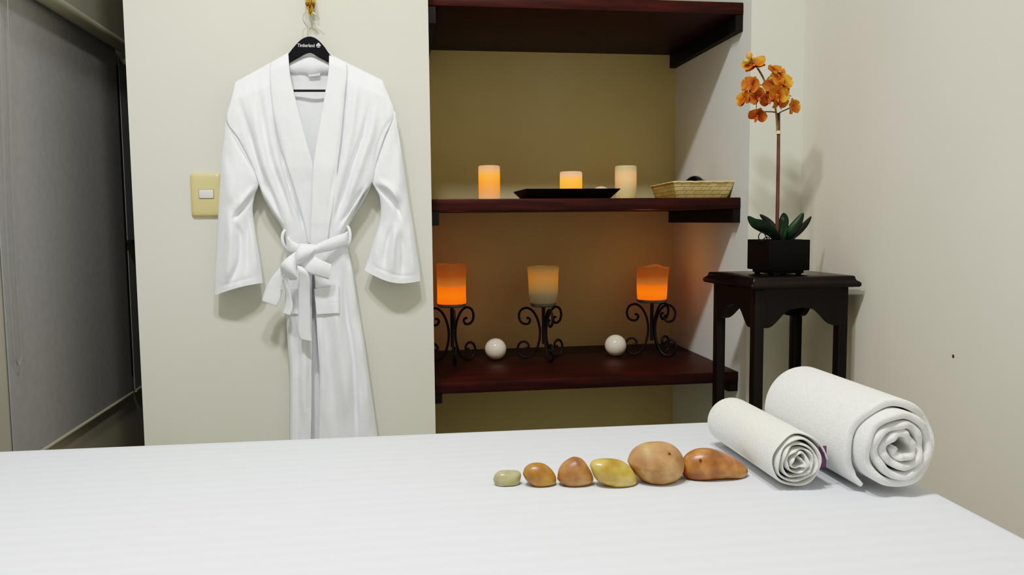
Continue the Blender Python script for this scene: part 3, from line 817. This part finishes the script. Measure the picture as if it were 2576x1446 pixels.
# ================================================================= ROLLED TOWELS
def rolled(x, y0, L, R, turns, r0, thick, ccw, end_ang, setback, wob, squash=1.0, seed=0, lift=.0, nseg=64):
    """a cloth spiral with real thickness, axis along +Y, resting on the sheet"""
    rnd = random.Random(seed); ph = [rnd.uniform(0, 6.3) for _ in range(8)]
    n = int(turns*nseg)
    pitch = (R-thick/2-r0)/turns
    sg = 1 if ccw else -1
    def center(k, yy):
        t = k/n; th = turns*2*math.pi*t
        a = end_ang-sg*(turns*2*math.pi-th)
        r = r0+pitch*turns*t
        inner = (1-t)
        r += wob*pitch*(math.sin(3*a+ph[0]+t*9)*.5+math.sin(4*a+ph[1]+t*5)*.15+math.sin(2*a+ph[2])*.4)*min(1, inner*1.6)*(1 if t < .97 else .4)
        r += lift*max(0, (t-(1-.22/turns))/(.22/turns))**2
        return a, r
    slices = []
    ys = [0, .0012, .0035, .008, .02, .05, .10, .16, L-.05, L-.02, L-.008, L-.003, L]
    tk = [.30, .62, .85, 1, 1, 1, 1, 1, 1, 1, 1, .8, .4]
    rows = []
    cz = ZBED+R*squash
    for y, f in zip(ys, tk):
        outer, innr = [], []
        for k in range(n+1):
            a, r = center(k, y)
            t = k/n
            sb = setback*max(0, (t-(1-1.0/turns))*turns)**.7 if setback else 0
            sb += .004*math.sin(a*2+ph[3])+.0025*math.sin(a*5+ph[4]+t*20)-.006*(1-t)
            fr = max(0, 1-y/.06)
            yy = y0+y+sb*fr
            th_ = thick*f*.5*(1 if k > 2 and k < n-2 else .6)
            for lst, rr_ in ((outer, r+th_), (innr, r-th_)):
                px_ = x+rr_*math.cos(a); pz = cz+rr_*math.sin(a)*squash
                pz = max(pz, ZBED+.001)
                lst.append((px_, yy, pz))
        rows.append(outer+innr[::-1])
    V, F = grid(rows, closed_u=True)
    m = len(rows[0])
    for base, flip in ((0, False), ((len(rows)-1)*m, True)):
        for k in range(n):
            q = (base+k, base+k+1, base+m-2-k, base+m-1-k)
            F.append(q[::-1] if flip else q)
    return V, F
o = obj('rolled_towel', rolled(.808, 1.168, .325, .0835, 4.2, .012, .0138, True, math.radians(236), .030, .20, seed=4, lift=.008), M['towel'], origin=(.808, 1.33, ZBED), angle=90)
tag(o, 'large white terry towel rolled up, at the right corner of the sheet', 'towel', 'rolled white towels')
tw = thing('rolled_towel', 'small white ribbed towel rolled up, between the stones and the large towel', 'towel', (.659, 1.36, ZBED), 'rolled white towels')
obj('towel_roll', rolled(.6585, 1.226, .28, .0505, 5.2, .007, .0042, False, math.radians(-2), .006, .34, seed=9, lift=.010), M['towel_small'], tw, angle=90)
obj('woven_label', box(.704, .7165, 1.236, 1.2375, ZBED+.034, ZBED+.072), M['purple'], tw, sm=False, label='purple woven label')

# ================================================================= LIGHT SWITCH
sw = thing('light_switch', 'yellowed ivory light switch plate with one white rocker beside the robe', 'switch', tuple(atY(519, 491, YP)))
c = atY(519.5, 490.5, YP); hw_, hh = .0412, .0612
def sqring(a, b, y, rc):
    pts = []
    for sx, sy, a0 in ((1, 1, 0), (-1, 1, 90), (-1, -1, 180), (1, -1, 270)):
        for k in range(6):
            t = math.radians(a0+18*k)
            pts.append((c[0]+sx*(a-rc)+rc*math.cos(t), y, c[2]+sy*(b-rc)+rc*math.sin(t)))
    return pts
P = [sqring(hw_, hh, YP-.0002, .009), sqring(hw_, hh, YP-.004, .009), sqring(hw_-.0015, hh-.002, YP-.0075, .009), sqring(hw_-.005, hh-.007, YP-.0098, .008), sqring(hw_-.012, hh-.018, YP-.0108, .006), sqring(.004, .004, YP-.011, .002)]
V, F = grid(P, closed_u=True); F.append(tuple(range((len(P)-1)*24, len(P)*24)))
obj('face_plate', (V, F), M['ivory'], sw, angle=70)
rk = atY(521.5, 488, YP)
obj('rocker_surround', box(rk[0]-.0205, rk[0]+.0205, YP-.0112, YP-.008, rk[2]-.0132, rk[2]+.0132), M['gap'], sw, sm=False)
obj('rocker', box(rk[0]-.0193, rk[0]+.0193, YP-.0135, YP-.008, rk[2]-.012, rk[2]+.012, .001), M['rocker'], sw, label='white rocker')

# ================================================================= BRASS HOOK AND HANGER
def Wp(px, py, d): return tuple(atY(px, py, YP-d))
hk = thing('wall_hook', 'polished brass coat hook on the wall above the robe', 'hook', Wp(780, 0, 0))
poly = [(769, 4), (770, -22), (775, -34), (781, -38), (787, -34), (791, -22), (792, 4), (791, 16), (787, 28), (781, 36), (775, 28), (770, 16)]
obj('back_plate', prism(poly, lambda a, b: Wp(a, b, .006), lambda a, b: Wp(a, b, .0003)), M['brass'], hk, sm=False)
for xx in (773.5, 788):
    obj('prong', tube([tuple(p) for p in cr([Wp(xx, -10, .004), Wp(xx, -2, .02), Wp(xx, 6, .034), Wp(xx, 10, .04)], 16)], [.0062]*15+[.005], 12), M['brass'], hk)
    obj('screw_hole', ball(Wp(xx, 12, .044), .0038, .002, .004, 12, 8), M['brassdark'], hk)
hp = [tuple(p) for p in cr([Wp(780, 4, .005), Wp(780, 18, .012), Wp(780.5, 30, .024), Wp(781, 34, .036), Wp(781, 28, .048), Wp(781, 20, .052)], 30)]
obj('lower_hook', tube(hp, [.0085-.003*i/29 for i in range(30)], 14), M['brass'], hk)
hg = thing('coat_hanger', 'black hanger with silver lettering holding the white robe', 'hanger', Wp(778, 100, .037))
upe = [(612, 218), (660, 192), (700, 162), (724, 137), (740, 117), (758, 99), (778, 91.5), (797, 98), (815, 116), (830, 137), (855, 162), (895, 190), (945, 216)]
loe = [(945, 228), (890, 204), (850, 176), (828, 158.5), (800, 143), (779, 133), (752, 145), (727, 159.5), (705, 178), (662, 206), (612, 230)]
upp = [tuple(p) for p in cr(upe, 60)]; lop = [tuple(p) for p in cr(loe, 50)]
o = obj('shoulder_bar', prism(upp+lop, lambda a, b: Wp(a, b, .043), lambda a, b: Wp(a, b, .031)), M['hanger'], hg, sm=False)
bv = o.modifiers.new('bevel', 'BEVEL'); bv.width = .002; bv.segments = 2; bv.limit_method = 'ANGLE'
obj('trouser_bar', tube([Wp(650, 228, .036), Wp(905, 228, .036)], .0036, 10), M['hanger'], hg)
hkp = [(776, 96), (775.5, 75), (774, 68), (769, 62), (764, 54), (762.5, 45), (764.5, 36), (770, 30.5), (777, 29), (786, 31.5), (794, 36.5), (800, 42), (804.5, 45.5)]
obj('wire_hook', tube([tuple(p) for p in cr([Wp(a, b, .037) for a, b in hkp], 70)], .0016, 8), M['chrome'], hg)
# lettering on the bar
def text(body, px0, px1, pyc, d, mt, parent):
    cu = bpy.data.curves.new('lettering', 'FONT'); cu.body = body; cu.extrude = .0002
    cu.align_x = 'CENTER'; cu.align_y = 'CENTER'; cu.offset = .014
    o = bpy.data.objects.new('lettering', cu); C.objects.link(o)
    a, b = np.array(Wp(px0, pyc, d)), np.array(Wp(px1, pyc, d))
    bpy.context.view_layer.update()
    w = o.dimensions.x or 1
    k = (b[0]-a[0])/w
    cu.size = 1.0
    me = bpy.data.meshes.new_from_object(o); bpy.data.objects.remove(o)
    me.materials.clear(); me.materials.append(mt)
    mid = (a+b)/2; po = worldloc(parent)
    for v in me.vertices:
        x, y, z = v.co; v.co = Vector((mid[0]+x*k-po[0], mid[1]-z*k*.0-po[1]-(.0003 if z > 0 else 0), mid[2]+y*k*1.28-po[2]))
    ob = bpy.data.objects.new('lettering', me); link(ob, parent)
    ob['label'] = 'silver lettering'
    return ob
text('Timberland', 748.5, 791.5, 114.5, .0436, M['silver'], hg)
def disc(px, py, r, d, n=24, sq=1.0): return [(px+r*math.cos(2*math.pi*i/n), py+r*sq*math.sin(2*math.pi*i/n)) for i in range(n)]
cx_, cy_ = 801.0, 113.6
em = []
for q_, (dx, dy, r) in enumerate(((0, -2.2, 3.7), (-3.4, .4, 2.6), (3.4, .4, 2.6))):
    em.append(prism(disc(cx_+dx, cy_+dy, r, 0, 16), lambda a, b: Wp(a, b, .0440+.0001*q_), lambda a, b: Wp(a, b, .0434)))
em.append(prism([(cx_-.7, cy_+1), (cx_+.7, cy_+1), (cx_+1.2, cy_+6), (cx_-1.2, cy_+6)], lambda a, b: Wp(a, b, .0440), lambda a, b: Wp(a, b, .0434)))
em.append(prism([(cx_-4.5, cy_+4.4), (cx_+4.5, cy_+4.4), (cx_+3, cy_+6.2), (cx_-3, cy_+6.2)], lambda a, b: Wp(a, b, .0440), lambda a, b: Wp(a, b, .0434)))
obj('tree_emblem', merge(*em), M['silver'], hg, sm=False, label='small silver tree emblem')

# ================================================================= BATHROBE
robe = thing('bathrobe', 'white terry bathrobe with tied belt, hanging on the wall', 'robe', tuple(atY(780, 1300, YP)))
# folds: (photo polyline, height in metres (+ towards the room), width in px)
FOLDS = [
 # left chest
 ([(597, 236), (620, 315), (641, 386), (660, 445), (684, 495), (716, 575)], -.015, 6),
 ([(622, 225), (645, 320), (668, 420), (705, 520), (730, 590)], .008, 12),
 ([(664, 200), (674, 290), (692, 390), (722, 480), (752, 570)], .006, 9),
 ([(650, 215), (660, 300), (680, 400), (712, 490), (742, 580)], -.007, 6),
 ([(682, 265), (699, 340), (716, 423), (736, 502), (757, 552), (772, 610)], -.013, 4.5),
 ([(724, 431), (749, 519), (765, 581)], -.007, 3.5),
 ([(652, 462), (672, 500), (700, 550), (720, 590)], .008, 7),
 # right chest
 ([(876, 188), (868, 240), (863, 300), (852, 400), (834, 490), (819, 590)], -.011, 5),
 ([(888, 180), (893, 250), (878, 360), (852, 470), (826, 590)], .007, 10),
 ([(933, 245), (915, 332), (886, 415), (861, 498), (836, 575)], -.014, 6),
 ([(950, 240), (935, 330), (905, 420), (880, 490), (850, 575)], .009, 10),
 ([(930, 462), (905, 500), (870, 560), (850, 590)], .010, 6),
 ([(917, 470), (888, 515), (852, 572)], -.009, 4),
 ([(900, 515), (880, 545), (858, 582)], -.007, 3.5),
 # waist to hem, right
 ([(862, 640), (866, 720), (872, 790), (882, 852), (889, 907), (894, 1014), (898, 1100), (900, 1300)], -.016, 7),
 ([(838, 720), (846, 800), (858, 900), (868, 1000), (872, 1150)], .012, 16),
 ([(812, 760), (822, 860), (834, 960), (842, 1060), (846, 1200)], -.005, 10),
 ([(900, 800), (915, 900), (925, 1000), (936, 1100)], .008, 9),
 ([(804, 800), (812, 930), (812, 1100)], .006, 7),
 ([(880, 640), (890, 720), (900, 800)], .008, 6),
 # skirt left
 ([(748, 800), (748, 930), (746, 1100), (744, 1250)], -.006, 8),
 ([(768, 780), (767, 930), (766, 1100)], .006, 9),
 # left sleeve
 ([(640, 488), (618, 516), (597, 540), (584, 556)], -.011, 5),
 ([(584, 556), (604, 590), (604, 650), (588, 692), (566, 735)], -.010, 7),
 ([(576, 520), (578, 600), (572, 680), (556, 730)], .010, 14),
 ([(618, 545), (622, 620), (618, 700)], -.007, 5),
 ([(636, 560), (642, 640), (646, 705)], .006, 9),
 ([(640, 470), (615, 500), (588, 535)], .009, 8),
 ([(574, 320), (600, 370), (630, 420), (648, 458)], -.003, 4),
 ([(570, 400), (575, 470), (575, 520)], .006, 14),
 ([(544, 722), (585, 712), (625, 700), (659, 694)], -.0022, 2.4),
 ([(921, 657), (950, 674), (990, 690), (1030, 694), (1057, 686)], -.0022, 2.4),
 # right sleeve
 ([(938, 462), (968, 488), (998, 522), (1012, 560)], -.012, 5),
 ([(950, 455), (985, 478), (1012, 515)], .010, 8),
 ([(985, 564), (970, 629), (965, 690)], -.009, 6),
 ([(1000, 560), (990, 629), (987, 705)], .008, 8),
 ([(1010, 580), (1014, 640), (1012, 706)], -.008, 6),
 ([(1032, 560), (1040, 640), (1042, 706)], .008, 10),
 ([(948, 560), (945, 620), (938, 680)], .007, 9),
 ([(992, 292), (968, 325), (948, 380), (937, 450)], -.003, 4),
 ([(1004, 360), (1010, 430), (1020, 500)], .006, 14),
]
FS = []
for pl, a, s in FOLDS:
    q = np.array(cr(pl, max(8, len(pl)*6)))
    w_ = np.clip(np.minimum(np.arange(len(q)-1), len(q)-2-np.arange(len(q)-1))/(.28*len(q)), .04, 1)
    FS.append((q[:-1], q[1:], a, s, w_*w_*(3-2*w_)))
def relief(P):
    """P: (n,2) photo points -> fold height"""
    P = np.asarray(P, float); out = np.zeros(len(P))
    for A, B, a, s, w_ in FS:
        d = B-A; L2 = (d**2).sum(1)
        best = np.zeros(len(P))
        for k in range(len(A)):
            t = np.clip(((P-A[k])@d[k])/L2[k], 0, 1)
            dd = ((P-(A[k]+t[:, None]*d[k]))**2).sum(1)
            wk = w_[k]+(w_[min(k+1, len(A)-1)]-w_[k])*t
            best = np.maximum(best, wk*np.exp(-dd/(s*s)))
        out += 1.25*a*best
    for i, (x, y) in enumerate(P):
        out[i] += .0034*mnoise.noise(Vector((x/26, y/110, .3)))+.0016*mnoise.noise(Vector((x/11, y/45, 4.3)))
    return out
def panel(rows, nu, nv, dfun, rel=1.0, flip=False):
    R = cr(rows, nv)
    pts, ds = [], []
    for j, r in enumerate(R):
        for i in range(nu):
            u = i/(nu-1)
            px = r[0]+(r[2]-r[0])*u; py = r[1]+(r[3]-r[1])*u
            if len(r) > 4: py += r[4]*math.sin(math.pi*u)
            pts.append((px, py)); ds.append(dfun(u, j/(nv-1), px, py))
    rl = relief(pts)*rel
    P = [[Wp(pts[j*nu+i][0], pts[j*nu+i][1], max(.006, ds[j*nu+i]+rl[j*nu+i])) for i in range(nu)] for j in range(nv)]
    return grid(P)
def interp(x, xs, ys): return float(np.interp(x, xs, ys))
LB = [(592, 206, 724, 133), (578, 255, 730, 190), (569, 303, 741, 240), (600, 350, 755, 300), (630, 410, 774, 370), (650, 460, 787, 415), (662, 495, 792, 470), (682, 531, 792, 525), (707, 568, 790, 570), (717, 600, 788, 605), (723, 640, 786, 640), (724, 690, 786, 690), (719, 760, 785, 757), (723, 864, 785, 860), (728, 929, 784, 929), (729, 1010, 784, 1010), (728, 1130, 782, 1130), (726, 1320, 780, 1320)]
RB_ = [(828, 140, 962, 202), (826, 182, 983, 249), (818, 232, 993, 288), (808, 290, 970, 340), (797, 350, 950, 400), (788, 415, 936, 458), (785, 470, 912, 492), (783, 525, 896, 525), (781, 570, 882, 555), (780, 605, 873, 583), (783, 645, 876, 626), (792, 701, 889, 684), (795, 780, 903, 774), (799, 864, 918, 864), (804, 929, 928, 935), (803, 1010, 939, 1010), (802, 1110, 953, 1110), (800, 1320, 980, 1320)]
def e_edge(py): return interp(py, [200, 290, 330, 455, 500, 545, 700, 1300], [.037, .056, .062, .058, .044, .024, .022, .024])
def d_left(u, v, px, py):
    base = interp(py, [130, 160, 230, 420, 560, 620, 720, 900, 1300], [.040, .052, .060, .066, .056, .050, .050, .052, .055])
    top = min(1, v/.06)
    s = min(u/.22, 1); s = math.sqrt(max(0, 1-(1-s)**2))
    under = interp(py, [380, 460, 900, 1300], [0, .010, .008, .004])*max(0, (u-.55)/.45)
    return .037+(e_edge(py)+(base-e_edge(py))*s-under-.037)*top
def d_right(u, v, px, py):
    base = interp(py, [130, 160, 230, 420, 560, 620, 720, 900, 1300], [.040, .052, .060, .074, .070, .062, .060, .060, .062])
    top = min(1, v/.06); w = 1-u
    k = interp(py, [600, 800, 1300], [.22, .34, .36])
    s = min(w/k, 1); s = math.sqrt(max(0, 1-(1-s)**2))
    return .037+(e_edge(py)+(base-e_edge(py))*s-.037)*top
o = obj('front_panel', panel(LB, 46, 170, d_left), M['robe'], robe, angle=180, face=(0, -1, 0)); solidify(o, .004)
o = obj('front_panel', panel(RB_, 54, 170, d_right), M['robe'], robe, angle=180, face=(0, -1, 0)); solidify(o, .004)
# back panel
BK = [[(592, 207), (724, 137), (777, 128), (830, 137), (962, 203)], [(588, 255), (700, 220), (777, 215), (855, 220), (974, 249)], [(590, 320), (690, 300), (777, 300), (865, 300), (972, 310)],
      [(652, 462), (715, 462), (777, 462), (850, 462), (934, 460)], [(709, 570), (740, 570), (777, 570), (820, 570), (872, 581)], [(725, 640), (745, 640), (777, 640), (820, 640), (877, 640)],
      [(721, 780), (745, 780), (790, 780), (840, 780), (903, 778)], [(729, 930), (750, 930), (795, 930), (850, 930), (927, 935)], [(729, 1100), (750, 1100), (795, 1100), (850, 1100), (951, 1096)], [(726, 1325), (750, 1325), (795, 1325), (850, 1325), (980, 1325)]]
cols = [cr([r[k] for r in BK], 90) for k in range(5)]
P = []
for j in range(90):
    row = []
    for i in range(41):
        u = i/40*4; k = min(int(u), 3); f = u-k
        q = cols[k][j]*(1-f)+cols[k+1][j]*f
        v = j/89
        d = .034*(1-min(1, v/.10))+.016*min(1, v/.10)
        d += .003*math.sin(q[0]*.06+v*6)*min(1, v*6)
        edge = min(i, 40-i)/40
        d = max(.007, d+(e_edge(q[1])-.006-d)*max(0, 1-edge/.08)*min(1, v/.1))
        row.append(Wp(q[0], q[1], d))
    P.append(row)
o = obj('back_panel', grid(P), M['robe'], robe, angle=180, face=(0, -1, 0)); solidify(o, .003)
# collar band: two lapels and the roll behind the neck
def d_on(fun, off):
    return lambda u, v, px, py: off(u, py)
LC = [(680, 158, 725, 132), (679, 195, 730, 190), (682, 240, 741, 240), (690, 300, 756, 300), (706, 372, 775, 370), (722, 420, 788, 416), (736, 462, 794, 470), (752, 515, 793, 525), (766, 565, 791, 570), (776, 612, 789, 612)]
RC = [(828, 139, 872, 158), (826, 182, 872, 195), (818, 232, 868, 240), (808, 290, 863, 300), (797, 350, 857, 362), (788, 415, 850, 415), (785, 470, 843, 470), (783, 525, 836, 525), (781, 570, 829, 570), (780, 625, 822, 622)]
def d_lc(u, v, px, py):
    uu = .62+.38*u
    return d_left(uu, max(v, .0) if py < 175 else 1, px, py)+.006+.002*math.sin(math.pi*u)
def d_rc(u, v, px, py):
    return d_right(.38*u, v if py < 175 else 1, px, py)+.006+.002*math.sin(math.pi*u)
lap1 = panel(LC, 16, 120, d_lc, rel=.55)
lap2 = panel(RC, 16, 120, d_rc, rel=.55)
P = []
for j in range(12):
    t = j/11
    row = []
    for i in range(30):
        u = i/29; px = 727+(828-727)*u
        arch = math.sin(math.pi*u)
        py0 = 150-18*arch; py1 = 183+4*arch+1.5*math.sin(u*14)
        row.append(Wp(px, py0+(py1-py0)*t, .022+.012*math.sin(math.pi*min(1, t*1.05))**.6+.003*t))
    P.append(row)
nb = grid(P)
o = obj('collar', merge(lap1, lap2, nb), M['collar'], robe, angle=180, face=(0, -1, 0)); solidify(o, .004)
obj('neck_label', prism([(775, 187), (806, 184), (805, 190), (777, 193)], lambda a, b: Wp(a, b, .0265), lambda a, b: Wp(a, b, .0215)), M['paper'], robe, sm=False, label='small folded white neck label')
# sleeves
def sleeve(rows, nu, nv, cfun, hfun):
    R = cr(rows, nv); pts, ds, back = [], [], []
    for j, r in enumerate(R):
        v = j/(nv-1); c0, h0 = cfun(v), hfun(v)
        for i in range(nu):
            u = i/(nu-1)
            pts.append((r[0]+(r[2]-r[0])*u, r[1]+(r[3]-r[1])*u+r[4]*math.sin(math.pi*u)))
            s = max(0, math.sin(math.pi*u))**.55
            ds.append(c0+h0*s); back.append(max(.006, c0-h0*s*.95))
    rl = relief(pts)
    P = []
    for j in range(nv):
        fr = [Wp(*pts[j*nu+i], max(back[j*nu+i]+.003, ds[j*nu+i]+rl[j*nu+i]*math.sin(math.pi*i/(nu-1))**.4 if 0 < i < nu-1 else ds[j*nu+i])) for i in range(nu)]
        bk = [Wp(*pts[j*nu+i], back[j*nu+i]) for i in range(nu-2, 0, -1)]
        P.append(fr+bk)
    return grid(P, closed_u=True)
LS = [(579.5, 292, 655, 449, 0), (569, 298, 652, 452, 0), (564, 345, 651, 462, 0), (557, 400, 648, 474, 0), (552, 477, 641, 492, 0), (548, 560, 636, 530, 0), (545, 630, 644, 590, 0), (541, 690, 655, 655, 0), (539, 743, 662, 711, -4)]
RS = [(923, 448, 983, 278, 0), (934, 452, 994, 282, 0), (938, 463, 1001, 325, 0), (946, 476, 1011, 385, 0), (955, 496, 1020, 445, 0), (958, 530, 1030, 512, 0), (953, 565, 1040, 570, 2), (940, 605, 1048, 622, 6), (927, 648, 1056, 672, 12), (916, 679, 1060, 706, 18)]
cf = lambda v: interp(v, [0, .05, .125, .2, .3, .45, .65, 1], [.041, .051, .0565, .0535, .050, .044, .038, .039])
hf = lambda v: interp(v, [0, .125, .2, .3, .45, .65, 1], [.002, .0035, .009, .015, .024, .028, .030])
o = obj('sleeve', sleeve(LS, 44, 110, cf, hf), M['robe'], robe, angle=180, face=(0, -1, 0))
o = obj('sleeve', sleeve(RS, 44, 110, cf, hf), M['robe'], robe, angle=180, face=(0, -1, 0))
# pockets
pk = [(790, 727, 853, 718), (793, 760, 854, 752), (796, 791, 855, 788)]
def d_pk(u, v, px, py):
    uu = (px-794)/100
    return d_right(max(.02, uu), 1, px, py)+.007
o = obj('pocket', panel(pk, 20, 24, d_pk, rel=.9), M['robe'], robe, angle=180, face=(0, -1, 0)); solidify(o, .004)
pk2 = [(718, 722, 760, 728), (717, 760, 762, 762), (717, 789, 763, 791)]
o = obj('pocket', panel(pk2, 16, 20, lambda u, v, px, py: d_left(.3+.5*u, 1, px, py)+.006, rel=.9), M['robe'], robe, angle=180, face=(0, -1, 0)); solidify(o, .004)
# belt
def ribbon(edges, n=40, nw=9, crown=.004):
    E1 = cr([e[0] for e in edges], n); E2 = cr([e[1] for e in edges], n)
    P = []
    for a, b in zip(E1, E2):
        row = []
        for i in range(nw):
            u = i/(nw-1); q = a+(b-a)*u
            row.append(Wp(q[0], q[1], q[2]+crown*math.sin(math.pi*u)))
        P.append(row)
    return grid(P)
belt = obj('belt', merge(
    ribbon([((878, 579, .036), (878, 614, .036)), ((869, 585, .074), (871, 617, .072)), ((835, 597, .092), (834, 630, .090)), ((805, 610, .100), (798, 638, .098)), ((782, 622, .100), (780, 648, .100))], crown=.007),
    ribbon([((720, 594, .034), (720, 630, .034)), ((727, 600, .064), (728, 636, .064)), ((746, 611, .080), (742, 637, .080)), ((766, 617, .088), (758, 644, .088))], crown=.006)), M['collar'], robe, angle=180, face=(0, -1, 0))
solidify(belt, .005)
def bpart(name, edges, crown=.005, n=40, t=.005):
    o = obj(name, ribbon(edges, n=n, crown=crown), M['collar'], belt, angle=180, face=(0, -1, 0)); solidify(o, t); return o
bpart('knot', [((756, 612, .086), (796, 615, .088)), ((752, 616, .112), (792, 630, .112)), ((745, 630, .124), (778, 645, .122)), ((741, 648, .120), (760, 660, .118)), ((741, 664, .098), (748, 671, .098))], .010)
bpart('bow_loop', [((748, 630, .096), (748, 666, .098)), ((730, 642, .118), (746, 680, .118)), ((714, 655, .126), (748, 693, .124)), ((705, 667, .120), (746, 703, .118)), ((706, 684, .100), (730, 705, .100))], .009)
bpart('bow_loop', [((782, 636, .098), (746, 668, .098)), ((796, 647, .110), (770, 684, .110)), ((813, 656, .112), (796, 694, .112)), ((834, 665, .104), (827, 703, .104))], .006)
bpart('bow_loop', [((706, 670, .094), (714, 702, .096)), ((690, 689, .090), (708, 716, .094)), ((674, 713, .086), (706, 735, .092)), ((663, 740, .084), (704, 752, .092)), ((659, 757, .082), (696, 771, .090)), ((664, 762, .070), (704, 755, .076)), ((676, 735, .066), (712, 728, .072))], .004)
bpart('belt_end', [((709, 694, .092), (719, 696, .100)), ((713, 716, .088), (725, 722, .102)), ((719, 745, .084), (732, 751, .100)), ((716, 772, .082), (735, 775, .100)), ((711, 786, .082), (729, 793, .098))], .003)
bpart('belt_end', [((746, 666, .112), (760, 670, .112)), ((750, 680, .120), (773, 684, .120)), ((752, 700, .112), (780, 703, .114)), ((751, 740, .098), (780, 740, .100)), ((750, 790, .088), (781, 790, .090)), ((749, 832, .084), (782, 834, .084)), ((754, 853, .082), (785, 859, .082))], .004)
for pts in ([(868, 566, .045), (877, 573, .060), (881, 592, .066), (878, 612, .062), (868, 624, .045)], [(722, 574, .036), (713, 584, .050), (710, 600, .054), (714, 616, .052), (722, 630, .040)]):
    q = [Wp(*p) for p in cr(pts, 30)]
    obj('belt_loop', tube(q, .0042, 10), M['robe'], robe)

# ================================================================= LIGHTS
def area(name, loc, size, power, col=(1, .975, .93)):
    l = bpy.data.lights.new(name, 'AREA'); l.shape = 'DISK'; l.size = size; l.energy = power; l.color = col
    o = bpy.data.objects.new(name, l); C.objects.link(o); o.location = loc
    return o
area('ceiling_light', (-.50, .76, 3.3), .22, 29.0, (1, .985, .95))
area('ceiling_light', (.02, .72, 3.3), .22, 24.5, (1, .985, .95))
w = bpy.data.worlds.new('World'); sc.world = w; w.use_nodes = True
w.node_tree.nodes['Background'].inputs[0].default_value = (.02, .02, .025, 1)

# ================================================================= CAMERA
cam = bpy.data.cameras.new('camera'); co = bpy.data.objects.new('camera', cam); C.objects.link(co)
cam.sensor_fit = 'HORIZONTAL'; cam.sensor_width = 36.0; cam.lens = FPX/2576*36.0; cam.clip_start = .02
mw = Matrix(((rt[0], up[0], -fw[0], 0), (rt[1], up[1], -fw[1], 0), (rt[2], up[2], -fw[2], 1.25), (0, 0, 0, 1)))
co.matrix_world = mw
sc.camera = co
sc.view_settings.view_transform = 'Standard'
sc.view_settings.look = 'None'
sc.view_settings.exposure = 0.0
# phone-like tone response: held blacks, lifted mid-tones, soft shoulder
sc.view_settings.use_curve_mapping = True
cm = sc.view_settings.curve_mapping
cm.use_clip = False
cv = cm.curves[3]
for x_, y_ in ((.02, .017), (.05, .066), (.10, .148), (.22, .310), (.36, .465), (.62, .660), (.82, .810)): cv.points.new(x_, y_)
cv.points[0].location = (0, 0); cv.points[len(cv.points)-1].location = (1.0, .90)
cm.update()
